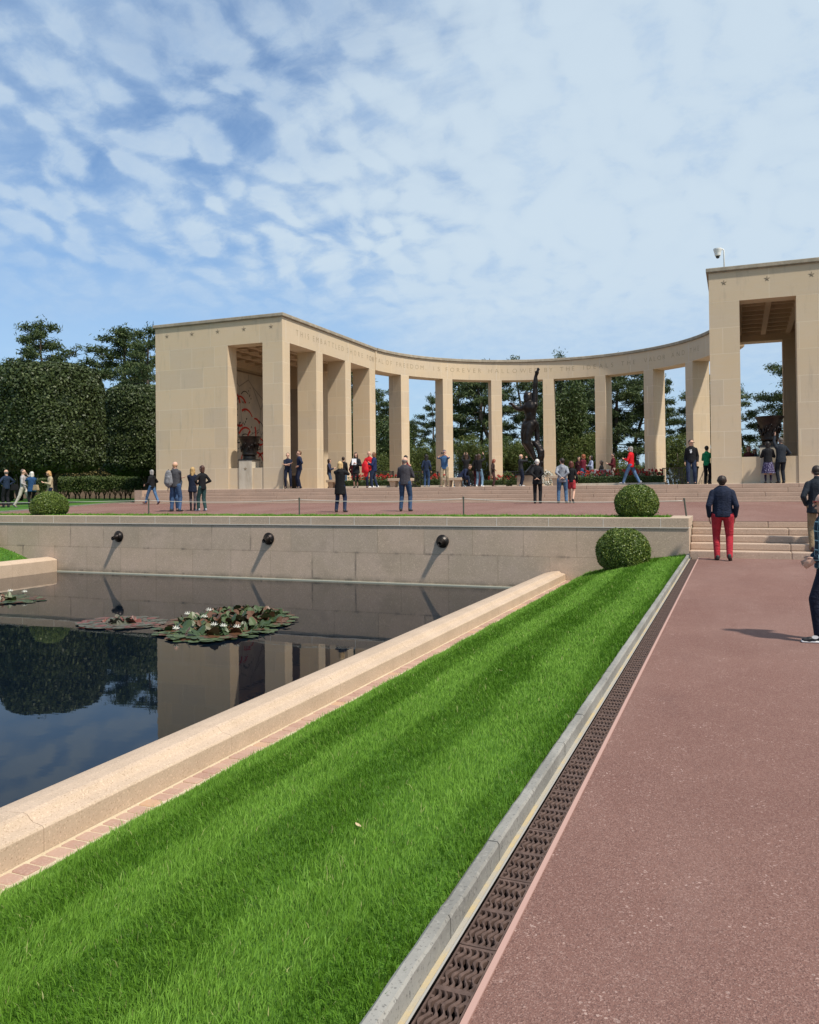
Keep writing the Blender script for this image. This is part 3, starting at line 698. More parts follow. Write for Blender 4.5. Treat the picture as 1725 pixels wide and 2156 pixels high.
m = MB(); m.sweep([(-0.10, TZ + 0.036), (-0.10, TZ + 0.175), (-0.075, TZ + 0.20), (1.21, TZ + 0.20), (1.23, TZ + 0.175), (1.23, TZ + 0.036)], fixp([(-20.65, 46.2, -1, 0)] + ring_path(R(6.4), R(173.6), 66))); PC(m, 'cornice', M_cap)
m = MB(); m.sweep([(-0.035, TZ + 0.001), (-0.035, TZ + 0.034), (1.16, TZ + 0.034), (1.16, TZ + 0.001)], fixp([(-20.65, 46.11, -1, 0)] + ring_path(R(6.2), R(173.8), 66))); PC(m, 'cornice_mould', M_cap)
# vertical joints over each pier of the frieze
m = MB()
for s_ in (0.35, 3.85, 7.35):
    y = 35 + s_; m.box(-20.65, -20.646, y - .008, y + .008, LZ + .01, TZ - .01)
for k in range(7):
    a = R(22.95 + 20.05 * k); m2 = [(-1, 0)]
    for da in (0,):
        nx_, ny_ = -math.cos(a), math.sin(a); tx, ty = ny_, -nx_
        b0 = Vector((CXm + (RM - 0.004) * nx_, CYm + (RM - 0.004) * ny_)); q = [b0 + Vector((tx, ty)) * w for w in (-.008, .008)]
        m.poly([(q[0].x, q[0].y, LZ + .01), (q[1].x, q[1].y, LZ + .01), (q[1].x, q[1].y, TZ - .01), (q[0].x, q[0].y, TZ - .01)])
PC(m, 'frieze_joints', M_white, recalc=False)
# carved inscription, letter by letter along the inner face
def face_at(s):
    if s <= 10.1: return Vector((-20.65, 35 + s)), Vector((0, 1)), Vector((1, 0))
    a = (s - 10.1) / RM; n_ = Vector((-math.cos(a), math.sin(a)))
    return Vector((CXm, CYm)) + n_ * RM, Vector((math.sin(a), math.cos(a))), -n_
WORDS = [('THIS', 1.37, 2.71), ('EMBATTLED', 3.15, 6.75), ('SHORE', 7.19, 9.32), ('PORTAL', 9.93, 11.97), ('OF', 12.27, 12.89), ('FREEDOM,', 13.33, 15.95), ('IS', 16.55, 17.03), ('FOREVER', 17.5, 20.08), ('HALLOWED', 20.6, 24.0),
         ('BY', 24.4, 24.95), ('THE', 25.46, 26.42), ('IDEALS', 27.03, 29.09), ('THE', 29.66, 30.69), ('VALOR', 31.35, 33.04), ('AND', 33.57, 34.78), ('THE', 35.3, 36.3)]
gly = {}
def glyph(ch):
    if ch in gly: return gly[ch]
    cu = bpy.data.curves.new('letter', 'FONT'); cu.body = ch; cu.size = 0.42; cu.offset = -0.0075; cu.extrude = 0.0015; cu.resolution_u = 3
    o = bpy.data.objects.new('letter', cu); COL.objects.link(o); bpy.context.view_layer.update()
    me = o.to_mesh(); V = np.array([v.co[:] for v in me.vertices]); T = [list(p_.vertices) for p_ in me.polygons]
    o.to_mesh_clear(); bpy.data.objects.remove(o); bpy.data.curves.remove(cu)
    gly[ch] = (V, T, V[:, 0].min(), V[:, 0].max()); return gly[ch]
M_letter = MT('letter_shade', 0.9).color((0.31, 0.24, 0.155)).m  # raised letters, coloured darker for the shade of carved cuts
def letters(word, s0, s1, z):
    bmL = bmesh.new()
    g_ = [glyph(c) for c in word]; tw = sum(g[3] - g[2] for g in g_); gap = (s1 - s0 - tw) / max(1, len(word) - 1); s = s0
    for (V, T, a, b) in g_:
        vs = []
        for x_, y_, z__ in V:
            p0, tg, nm = face_at(s + (x_ - a)); q = p0 + nm * (0.0035 + max(0, z__)); vs.append(bmL.verts.new((q.x, q.y, z + y_)))
        for f in T:
            try: bmL.faces.new([vs[i] for i in f])
            except ValueError: pass
        s += (b - a) + gap
    me = bpy.data.meshes.new('carved_word'); bmL.to_mesh(me); bmL.free(); pt(link('carved_word', me, M_letter, col), col)
for w_, a, b in WORDS: letters(w_, a, b, 9.36)

# ------------------------------------------------------------------ railings between the piers
def railing(a0, a1, label):
    ra = RM + 0.75
    p0 = Vector((CXm - ra * math.cos(a0), CYm + ra * math.sin(a0))); p1 = Vector((CXm - ra * math.cos(a1), CYm + ra * math.sin(a1)))
    d = p1 - p0; Ln = d.length; root = empty('railing', (p0.x, p0.y, PZ), math.atan2(d.y, d.x), label, 'railing', 'black railings between the colonnade piers')
    H = 1.08
    m = MB(); m.box(0, Ln, -0.03, 0.03, H - 0.05, H); m.build('top_rail', M_black, root)
    m = MB(); m.box(0, Ln, -0.02, 0.02, 0.10, 0.14); m.build('bottom_rail', M_black, root)
    m = MB(); n = max(3, int(Ln / 0.13))
    for k in range(n + 1):
        x = 0.03 + (Ln - 0.06) * k / n
        if k % 6 in (2, 3, 4) and 0 < k < n: # meander key panel
            if k % 6 == 2: m.box(x - .013, x + .013, -.015, .015, 0.141, 0.85)
            if k % 6 == 3: m.box(x - .013, x + .013, -.015, .015, 0.38, 0.62); m.box(x - .1, x + .12, -.013, .013, 0.851, 0.88)
            if k % 6 == 4: m.box(x - .013, x + .013, -.015, .015, 0.32, H - .051)
        else: m.box(x - .013, x + .013, -.015, .015, 0.141, H - .051)
    m.build('bars', M_black, root)
    m = MB(); m.box(-0.03, 0.03, -0.034, 0.034, 0, H + 0.01); m.box(Ln - .03, Ln + .03, -0.034, 0.034, 0, H + .01); m.build('posts', M_black, root)
where = ['behind the third and fourth piers from the left pavilion', 'behind the man photographing and his left-hand pier', 'behind the two girls with raised arms', 'left of the bronze statue', 'right of the bronze statue', 'behind the seated group by the right flower bed', 'beside the grey bin near the man in sunglasses', 'hidden beside the right pavilion']
angs = [22.95 + 20.05 * k for k in range(-1, 8)]
for k in range(8):
    a0 = R(angs[k] + 2.3); a1 = R(angs[k + 1] - 2.3)
    if k == 0: a0 = R(8)
    if k == 7: a1 = R(172)
    railing(a0, a1, 'black meander railing ' + where[k])

# ------------------------------------------------------------------ urns on pedestals
def urn(x, rt_, label):
    root = empty('urn', (x, 35.36, 3.10), label=label, cat='urn')
    k = rt_ / 0.57
    m = MB(); m.lathe([(0.30 * k, 0.0), (0.31 * k, 0.02), (0.31 * k, 0.15), (0.28 * k, 0.17), (0.35 * k, 0.20), (0.36 * k, 0.26), (0.355 * k, 0.3), (0.37 * k, 0.55), (0.42 * k, 0.80), (0.50 * k, 1.0), (0.575 * k, 1.11), (0.585 * k, 1.135), (0.555 * k, 1.145), (0.50 * k, 1.08), (0.2 * k, 1.0)], (0, 0, 0), 36)
    m.build('vessel', M_bronze, root, smooth=False)
    # relief figures around the body
    rr = random.Random(int(x * 10) + 5); m = MB()
    for i in range(14):
        a = i / 14 * 2 * PI; z = 0.60 + 0.10 * math.sin(i * 2.1); P_ = []
        for j in range(6):
            aa = a + j * 0.085; zz_ = z + 0.13 * math.sin(j * 1.1 + i); r_ = 0.35 * k + max(0, zz_ - .3) ** 1.5 * 0.22 * k + 0.035
            P_.append((r_ * math.cos(aa), r_ * math.sin(aa), zz_))
        m.tube(P_, 0.036, 8, 0.02)
    m.build('relief', M_bronze, root, smooth=True)
    pd = empty('pedestal', (x, 35.36, 1.6), label=label.replace('dark bronze urn with figures in relief', 'square pale stone pedestal carved with a star'), cat='pedestal')
    m = MB(); m.box(-0.37, 0.37, -0.385, 0.30, 0.0, 1.44); m.build('block', M_plinth, pd, bevel=0.006)
    m = MB(); m.box(-0.42, 0.42, -0.40, 0.36, 1.441, 1.495); m.build('bronze_plate', M_black, pd)
    m = MB(); star_mesh(m, (0, -0.392, 1.02), 0.12); m.build('star', M_carve, pd, recalc=False)
urn(-22.81, 0.59, 'dark bronze urn with figures in relief in the left pavilion opening')
urn(1.20, 0.53, 'dark bronze urn with figures in relief in the right pavilion opening')
# ------------------------------------------------------------------ organic builder: overlapping tapered capsules fused into one skin
def _tmpl(n=12, m=5):
    """unit capsule template: rings (radial factor, end 0/1, axial factor)"""
    rings = []
    for i in range(m):
        a = PI / 2 * i / (m - 1) if i else 0.0
        rings.append((math.sin(PI / 2 * (i + 0.15) / (m - 1 + 0.15)), 0, -math.cos(PI / 2 * (i + 0.15) / (m - 1 + 0.15))))
    rings += [(r, 1, -z) for r, e, z in rings[::-1]]
    return rings
_T = _tmpl()
def cap_mesh(prims, n=12):
    VV, FF, off = [], [], 0
    ang = np.linspace(0, 2 * PI, n, endpoint=False); ca, sa = np.cos(ang), np.sin(ang)
    for p in prims:
        p0, p1, r0, r1 = np.array(p[0], float), np.array(p[1], float), p[2], p[3]
        side = np.array(p[4] if len(p) > 4 and p[4] is not None else (1, 0, 0), float); fl = p[5] if len(p) > 5 else 1.0
        ax = p1 - p0; ln = np.linalg.norm(ax); ax = ax / ln if ln > 1e-6 else np.array((0, 0, 1.0))
        b = np.cross(ax, side)
        if np.linalg.norm(b) < 1e-3: b = np.cross(ax, (0, 1.0, 0))
        b /= np.linalg.norm(b); a = np.cross(b, ax)
        base = off; k = 0
        for (rf, e, af) in _T:
            c = (p1 if e else p0); rr = r1 if e else r0
            pts = c + ax * (af * rr * (1 if len(p) < 7 else p[6])) + np.outer(ca * rf * rr, a) + np.outer(sa * rf * rr * fl, b)
            VV.append(pts); k += 1
        nr = k
        for i in range(nr - 1):
            for j in range(n): FF.append((base + i * n + j, base + i * n + (j + 1) % n, base + (i + 1) * n + (j + 1) % n, base + (i + 1) * n + j))
        VV.append(np.array([VV[-nr].mean(0) * 1.0])); VV.append(np.array([VV[-2].mean(0)]))
        c0 = base + nr * n; c1 = c0 + 1
        for j in range(n): FF.append((c0, base + (j + 1) % n, base + j, c0)); FF.append((c1, base + (nr - 1) * n + j, base + (nr - 1) * n + (j + 1) % n, c1))
        off = c1 + 1
    V = np.vstack(VV); return V, FF
def ell(c, r, tilt=0.0):
    """ellipsoid as a primitive: (center, (rx,ry,rz))"""
    return ('E', c, r, tilt)
def organic(name, prims, voxel, mat, parent=None, smooth=3, fac=0.5, cuts=None):
    bm = bmesh.new(); caps = [p for p in prims if p[0] != 'E']
    if caps:
        V, F = cap_mesh(caps); vs = [bm.verts.new(v) for v in V]
        for f in F:
            f = list(dict.fromkeys(f)); bm.faces.new([vs[i] for i in f])
    for p in prims:
        if p[0] == 'E':
            Mx = Matrix.Translation(p[1]) @ Matrix.Rotation(p[3], 4, 'X') @ Matrix.Diagonal((*p[2], 1)); bmesh.ops.create_uvsphere(bm, u_segments=14, v_segments=9, radius=1, matrix=Mx)
    me = bpy.data.meshes.new('tmp'); bm.to_mesh(me); bm.free()
    o = bpy.data.objects.new('tmp', me); COL.objects.link(o)
    md = o.modifiers.new('r', 'REMESH'); md.mode = 'VOXEL'; md.voxel_size = voxel; md.adaptivity = 0
    if smooth: ms = o.modifiers.new('s', 'SMOOTH'); ms.factor = fac; ms.iterations = smooth
    dg = bpy.context.evaluated_depsgraph_get(); ev = o.evaluated_get(dg); out = bpy.data.meshes.new_from_object(ev, depsgraph=dg)
    bpy.data.objects.remove(o); bpy.data.meshes.remove(me); out.name = name
    out.materials.clear()
    if len(out.vertices) == 0: print('EMPTY organic', name)
    return link(name, out, mat, parent, True)

# ------------------------------------------------------------------ bronze statue
SX, SY = -10.41, 44.0
st = empty('statue', (SX, SY, 2.30), R(-13), 'towering dark bronze nude youth rising from a wave, one arm raised high', 'statue')
k_ = 0.003461
def sp(cx, cy, y=0.0): return ((cx - 640) * k_, y, (1870 - cy) * k_)
S_ = []
def sc(a, b, ra, rb, fl=1.0, ya=0.0, yb=0.0): S_.append((sp(*a, ya), sp(*b, yb), ra * k_ * 1.12, rb * k_ * 1.12, (1, 0, 0), fl))
# torso
sc((628, 1075), (632, 960), 92, 78, 0.72, 0, -.04); sc((632, 960), (628, 835), 78, 108, 0.70, -.04, -.06); sc((560, 815), (700, 795), 52, 56, 0.95, -.05, -.03)
sc((585, 860), (600, 900), 40, 34, 1, -.16, -.16); sc((675, 850), (670, 895), 40, 34, 1, -.16, -.14)
sc((612, 930), (616, 1010), 30, 28, 1, -.18, -.17); sc((655, 930), (655, 1010), 30, 28, 1, -.18, -.17)
# neck, head thrown back
sc((628, 780), (600, 710), 40, 36, 1, -.02, -.04); sc((592, 690), (585, 650), 60, 64, 0.95, -.05, -.02); sc((585, 715), (570, 700), 34, 26, 1, -.18, -.2)
for i in range(16):
    a = i * 0.9; q = (590 + 46 * math.cos(a), 632 + 26 * math.sin(a * 1.7)); S_.append((sp(q[0], q[1], -.02 + .12 * math.sin(a)), sp(q[0] + 10 * math.cos(a) - 6, q[1] - 34 - 14 * math.sin(i * 2.2), .02 + .14 * math.sin(a)), .07, .03))
# raised arm
sc((702, 790), (708, 690), 46, 42, 1, -.02, .02); sc((708, 700), (706, 530), 42, 34, 1, .02, .05); sc((706, 520), (714, 440), 36, 38, 1, .05, .05); sc((714, 440), (722, 345), 38, 24, 1, .05, .03)
sc((722, 345), (752, 285), 24, 30, 0.6, .03, 0); 
for (q, w) in (((770, 215), 9), ((785, 222), 9), ((793, 240), 9), ((756, 222), 9)): S_.append((sp(758, 278), sp(*q), 13 * k_, w * k_))
S_.append((sp(730, 300), sp(718, 268, -.03), 11 * k_, 8 * k_))
# outstretched arm
sc((555, 820), (470, 845), 44, 36, 1, -.04, -.12); sc((470, 845), (420, 830), 36, 34, 1, -.12, -.2); sc((420, 830), (350, 765), 34, 22, 1, -.2, -.3); sc((350, 765), (325, 755), 26, 20, .6, -.3, -.33)
for q in ((303, 742), (300, 756), (306, 768)): S_.append((sp(325, 756, -.33), sp(*q, -.36), 11 * k_, 8 * k_))
S_.append((sp(340, 750, -.3), sp(330, 732, -.32), 10 * k_, 8 * k_))
# hips, thighs, lower legs trailing into the wave
sc((580, 1085), (665, 1075), 72, 70, 0.9); sc((560, 1110), (530, 1240), 76, 62, 1, 0, -.05); sc((530, 1240), (538, 1370), 62, 48, 1, -.05, -.12)
sc((538, 1370), (585, 1490), 50, 40, 1, -.12, -.02); sc((585, 1490), (660, 1620), 40, 26, 1, -.02, .1); sc((660, 1620), (700, 1665), 26, 24, 1, .1, .05)
sc((640, 1110), (605, 1250), 76, 62, 1, -.05, -.18); sc((605, 1250), (598, 1390), 62, 50, 1, -.18, -.22); sc((598, 1390), (650, 1510), 54, 42, 1, -.22, -.08); sc((650, 1510), (700, 1640), 42, 28, 1, -.08, 0)
# hanging drapery behind
sc((705, 1090), (700, 1230), 34, 40, 0.8, .2, .25); sc((700, 1230), (720, 1390), 40, 36, 0.8, .25, .2)
# wave
W_ = [(640, 1370, 34), (700, 1400, 58), (755, 1460, 70), (785, 1530, 72), (790, 1600, 66), (775, 1680, 58), (770, 1740, 60), (760, 1800, 66), (700, 1850, 92), (640, 1868, 96)]
for a, b in zip(W_[:-1], W_[1:]): S_.append((sp(a[0], a[1], .08), sp(b[0], b[1], .1), a[2] * k_ * .8, b[2] * k_ * .8, (1, 0, 0), 1.1))
for q in ((795, 1440), (848, 1520), (812, 1560), (700, 1375), (830, 1700)): S_.append((sp(q[0] - 22, q[1] + 40, .05), sp(*q, 0), .09, .05))
for i in range(9): a = i * 0.7; S_.append((sp(640 + 70 * math.cos(a), 1860, .25 * math.sin(a)), sp(700 + 50 * math.cos(a + .6), 1740, .2 * math.sin(a + .6)), .14, .07))
organic('figure', S_, 0.032, M_bronze, st, smooth=2, fac=0.4)
pdl = empty('pedestal', (SX, SY, 1.6), R(-13), 'brown granite block pedestal under the bronze statue', 'pedestal')
m = MB(); m.box(-0.62, 0.62, -0.6, 0.6, 0, 0.60); m.build('block', M_wallcap, pdl, bevel=0.015)
m = MB(); m.box(-0.68, 0.68, -0.66, 0.66, 0.601, 0.695); m.build('top_slab', M_black, pdl, bevel=0.015)

# ------------------------------------------------------------------ leaves
def leaf_arrays(C, size, aspect=0.5, nrm=None, jit=1.0, rs=None, tilt=None):
    """one small quad (kite) per centre"""
    rs = rs or rng; n = len(C); C = np.asarray(C, float)
    d = rs.normal(size=(n, 3))
    if nrm is not None: d = d * jit + np.asarray(nrm) * 1.0
    d /= np.linalg.norm(d, axis=1)[:, None] + 1e-9
    a = np.cross(d, rs.normal(size=(n, 3))); a /= np.linalg.norm(a, axis=1)[:, None] + 1e-9
    b = np.cross(d, a); s = (size * rs.uniform(0.6, 1.3, n))[:, None]
    V = np.stack([C - a * s, C - b * s * aspect, C + a * s, C + b * s * aspect], 1).reshape(-1, 3)
    F = np.arange(n * 4).reshape(n, 4); return V, F
def leaves(name, C, size, mat, parent=None, aspect=0.5, nrm=None, jit=1.0, rs=None):
    V, F = leaf_arrays(C, size, aspect, nrm, jit, rs); me = bpy.data.meshes.new(name); setmesh(me, V, F); return link(name, me, mat, parent)

def ball(x, y, z0, r, h, label, dens=1.0):
    root = empty('topiary_ball', (x, y, z0), label=label, cat='topiary')
    rs = np.random.default_rng(int(abs(x * 100)))
    n = int(20000 * dens); d = rs.normal(size=(n, 3)); d /= np.linalg.norm(d, axis=1)[:, None]
    sq = h / 2 / r; cz = h / 2
    cz = h - r * 0.94
    lump = 1 + 0.02 * np.sin(d[:, 0] * 7 + d[:, 2] * 5) + 0.018 * np.sin(d[:, 1] * 9 + 2)
    k = (1.0 - np.abs(rs.normal(size=n)) * 0.045 + rs.uniform(0, .02, n)) * lump
    P_ = np.stack([d[:, 0] * r * k, d[:, 1] * r * k, d[:, 2] * r * .94 * k + cz], 1); low_ = P_[:, 2] < 0.06; P_[low_, 2] = rs.uniform(0, .10, low_.sum()); 
    q_ = np.clip(1 - (0.12 - P_[:, 2]).clip(0) * 1.2, 0, 1); P_[:, 0] *= q_; P_[:, 1] *= q_
    st_ = rs.uniform(size=n) > .985; P_[st_] = np.array([0, 0, cz]) + (P_[st_] - np.array([0, 0, cz])) * rs.uniform(1.02, 1.08, st_.sum())[:, None]; P_[:, 0] *= 1 + .03 * np.sin(P_[:, 2] * 4 + x)
    nn = P_ - np.array([0, 0, cz])
    leaves('foliage', P_, 0.021, M_box, root, 0.55, nn / np.linalg.norm(nn, axis=1)[:, None], 0.9, rs)
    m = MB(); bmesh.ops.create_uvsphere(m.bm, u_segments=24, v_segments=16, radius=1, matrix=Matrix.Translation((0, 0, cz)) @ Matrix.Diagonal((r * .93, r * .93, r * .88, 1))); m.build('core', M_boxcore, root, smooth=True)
    return root
ball(-2.19, 19.65, 0.83, 0.50, 0.75, 'clipped box ball on the upper lawn near the right end of the wall')
ball(-20.0, 19.65, 0.83, 0.56, 0.74, 'clipped box ball on the upper lawn at the left, people standing behind it')
ball(-2.27, 17.75, -0.22, 0.56, 0.88, 'larger clipped box ball on the grass bank against the wall')
ball(-21.35, 17.9, -0.12, 0.52, 0.80, 'clipped box ball half cut off by the left frame edge below the wall')

# clipped holm oaks (tall barrel crowns)
def clipped_tree(x, y, z, r, zb, zt, label, seed, n=46000):
    root = empty('clipped_tree', (x, y, z), label=label, cat='tree', group='clipped evergreen trees in a row')
    rs = np.random.default_rng(seed); H = zt - zb
    u = rs.uniform(-1, 1, n); a = rs.uniform(0, 2 * PI, n); top = rs.uniform(size=n) < 0.30
    # superellipse profile
    e = 0.36; tt = np.linspace(-PI / 2, PI / 2, 400); ex_ = np.abs(np.cos(tt)) ** e * r; ez_ = np.sign(np.sin(tt)) * np.abs(np.sin(tt)) ** e * H / 2
    ds = np.hypot(np.diff(ex_), np.diff(ez_)) * (ex_[1:] + ex_[:-1] + .3); cs = np.concatenate([[0], np.cumsum(ds)]); s__ = rs.uniform(0, cs[-1], n); t_ = np.interp(s__, cs, tt)
    rr_ = np.interp(s__, cs, ex_); zz_ = np.interp(s__, cs, ez_)
    lump = 1 + 0.025 * np.sin(a * 5 + zz_ * 1.3) + 0.02 * np.sin(a * 11 - zz_ * 2.1) + 0.015 * np.sin(zz_ * 5)
    dep = 1 - np.abs(rs.normal(size=n)) * 0.035 + rs.uniform(0, .02, n)
    C = np.stack([rr_ * lump * dep * np.cos(a), rr_ * lump * dep * np.sin(a), zz_ * dep + (zt + zb) / 2 - z], 1)
    nn = np.stack([np.cos(a) * (rr_ / r) ** 2, np.sin(a) * (rr_ / r) ** 2, np.sin(t_) ** 3 * 1.0], 1)
    nn /= np.linalg.norm(nn, axis=1)[:, None]
    leaves('crown', C, 0.085, M_clip, root, 0.6, nn, 0.8, rs)
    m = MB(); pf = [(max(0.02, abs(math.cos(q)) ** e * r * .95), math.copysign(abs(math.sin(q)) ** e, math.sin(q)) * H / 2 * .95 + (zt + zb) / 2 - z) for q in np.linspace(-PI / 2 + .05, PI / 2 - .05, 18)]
    m.lathe(pf, (0, 0, 0), 32); m.build('dark_core', M_clipcore, root, smooth=True)  # solid dark core added inside the leaves, blocks light through the crown
    m = MB(); m.tube([(0, 0, -.1), (0.05, 0, 0.5), (-0.03, 0.04, 1.2), (0.04, 0, zb - z + 1)], 0.32, 10, 0.24)
    for q in range(5): m.tube([(0, 0, zb - z - .6), (0.7 * math.cos(q * 1.3), 0.7 * math.sin(q * 1.3), zb - z + .3)], 0.10, 6, 0.05)
    m.build('trunk', M_bark, root, smooth=True)
clipped_tree(-34.3, 33.9, 0.98, 2.66, 2.65, 8.35, 'barrel shaped clipped evergreen tree nearest the left side', 3)
clipped_tree(-35.5, 43.0, 0.98, 2.8, 2.6, 8.25, 'barrel shaped clipped evergreen tree half hidden behind the left pavilion', 4)
clipped_tree(-44.9, 41.5, 0.98, 2.8, 2.6, 6.9, 'barrel shaped clipped evergreen tree cut off by the left frame edge', 5)
clipped_tree(-34.2, 25.2, 0.98, 2.9, 2.6, 8.0, 'barrel shaped clipped evergreen tree seen mostly in the pool reflection', 6) if False else None

# ------------------------------------------------------------------ pines
def pine_proto(seed, H, spread, zlow, flat=False, lean=0.4, dens=1.0):
    rs = np.random.default_rng(seed); rr = random.Random(seed); m = MB()
    tp = []; x = y = 0.0
    for i in range(9):
        f = i / 8; tp.append((x, y, H * 0.95 * f)); x += rr.uniform(-.22, .22) * lean * 2; y += rr.uniform(-.22, .22) * lean * 2
    m.tube(tp, 0.24 * H / 12, 8, 0.05); tp_ = np.array(tp)
    def tr(z): return np.array([np.interp(z, tp_[:, 2], tp_[:, 0]), np.interp(z, tp_[:, 2], tp_[:, 1]), z])
    C = []; nl = int(34 * dens)
    for i in range(nl):
        f = (i + rr.random()) / nl; z = zlow + (H * 0.96 - zlow) * f
        w = spread * (0.75 + 0.45 * math.sin(PI * min(1, f * 0.9 + 0.1))) * rr.uniform(0.5, 1.25) * (1.0 - 0.62 * f ** 3.2)
        a = i * 2.4 + rr.uniform(-.5, .5); b0 = tr(z); d = np.array([math.cos(a), math.sin(a), 0])
        e = b0 + d * w + np.array([0, 0, w * rr.uniform(0.02, 0.36)]); mid = b0 + d * w * .5 + np.array([0, 0, w * rr.uniform(-.02, .12)])
        m.tube([b0, mid, e], 0.055 * (1.2 - f), 5, 0.018)
        for j in range(int(2 + w * 2.4)):
            q = rr.uniform(0.35, 1.05); p = b0 + (e - b0) * q + np.array([rr.uniform(-.5, .5) * w * .28, rr.uniform(-.5, .5) * w * .28, rr.uniform(-.05, .22)])
            s_ = rr.uniform(0.28, 0.52); n = int(46 * s_ / 0.3)
            C.append(p + rs.normal(size=(n, 3)) * np.array([s_, s_, s_ * 0.55]) * 0.6)
    for j in range(7): C.append(tr(H * (0.93 + .01 * j)) + rs.normal(size=(26, 3)) * np.array([.25, .25, .22]))
    C = np.vstack(C); bk = m
    return (m, C, rs)
def make_tree(kind, seed, H, spread, zlow, mat=None, **k):
    m, C, rs = pine_proto(seed, H, spread, zlow, **k); root = empty(kind); m.build('trunk', M_bark, root, smooth=True)
    leaves('crown', C, 0.17, mat or M_pine, root, 0.22, None, 1.0, rs); return root
protos = [make_tree('pine_tree', 21, 13.0, 2.5, 3.8, dens=.8), make_tree('pine_tree', 22, 12.0, 2.8, 4.8, lean=0.9, dens=.72), make_tree('pine_tree', 23, 13.0, 3.1, 1.6, dens=1.7), make_tree('pine_tree', 24, 11.5, 2.0, 5.2, lean=1.1, dens=0.55)]
used = set()
def place_tree(pi, xpix_dir, dist, H, label, rz=0.0, w=1.0, grp='pine trees beyond the monument'):
    """xpix_dir = X/Y slope as seen from the camera, dist = Y"""
    src = protos[pi]; base = {0: 13.0, 1: 12.0, 2: 13.0, 3: 11.5}[pi]
    if pi in used: o = copy_tree(src)
    else: o = src; used.add(pi)
    o.location = (xpix_dir * dist, dist, 0.6); s = H / base; o.scale = (s * w, s * w, s); o.rotation_euler = (0, 0, rz)
    o['label'] = label; o['category'] = 'tree'; o['group'] = grp
def slope(xd):
    a = (xd - 862.5) / 1728; return (a * math.cos(yaw) - math.sin(yaw)) / (a * math.sin(yaw) + math.cos(yaw))
PT = [ # proto, display x, Y, H, label, rot, width
 (2, 92, 62, 17.9, 'tall pine rising above the clipped tree at the far left', .3, 0.95), (2, 255, 66, 17.4, 'broad pine between the clipped trees and the left pavilion', 1.6, 1.25), (1, 8, 64, 15.0, 'pine at the left frame edge behind the clipped tree', 2.2, 1.0),
 (0, 318, 60, 15.8, 'pine crown just touching the left pavilion wall', 0.8, 0.95),
 (2, 752, 66, 11.6, 'dark pine behind the second gap of the colonnade', 1.1, 1.2), (2, 815, 68, 8.4, 'dark pine in the third gap, behind the couple with the red jacket', 2.6, 1.2), (0, 790, 74, 10.2, 'slender pine top showing in the third gap', 3.3, 0.9),
 (2, 872, 66, 6.9, 'small dark pine in the open left part of the fourth gap', 0.4, 0.95), (0, 912, 70, 9.4, 'pine with airy limbs behind the fifth pier', 4.4, 0.8),
 (0, 972, 66, 11.5, 'left of two straight pines behind the sixth pier gap', 0.2, 0.95), (1, 1008, 68, 11.3, 'right of two straight pines behind the sixth pier gap', 1.9, 0.95),
 (3, 1070, 64, 11.2, 'thin open pine with bare limbs left of the statue', 0.9, 1.25), (1, 1100, 66, 11.7, 'crooked pine whose tip shows above the cornice', 2.9, 0.95), (3, 1138, 70, 12.6, 'pine behind the statue whose crown tops the cornice', 5.0, 1.0),
 (2, 1218, 72, 11.4, 'dense pine right of the statue behind the rounded tree', 1.4, 1.2), (2, 1298, 64, 10.9, 'dense dark pine in the gap above the seated group', 2.0, 1.1), (1, 1340, 66, 9.8, 'pine with long spreading limbs behind the man in red', 0.6, 1.2),
 (0, 1398, 66, 9.6, 'slim pine against open sky left of the man in sunglasses', 5.3, 0.75), (3, 1428, 64, 8.7, 'leaning thin pine in the last wide gap', 4.1, 1.1), (2, 1490, 64, 9.2, 'pine showing as a sliver beside the right pavilion', 3.0, 0.8),
 (3, 1598, 62, 7.9, 'thin pine seen through the right pavilion, left of the urn', 1.2, 1.0), (1, 1672, 60, 10.6, 'pine with layered limbs seen through the right pavilion, right of the urn', 0.1, 1.0)]
for pi, xd, Y, H, lb, rz, w in PT: place_tree(pi, slope(xd), Y, H, lb, rz, w)

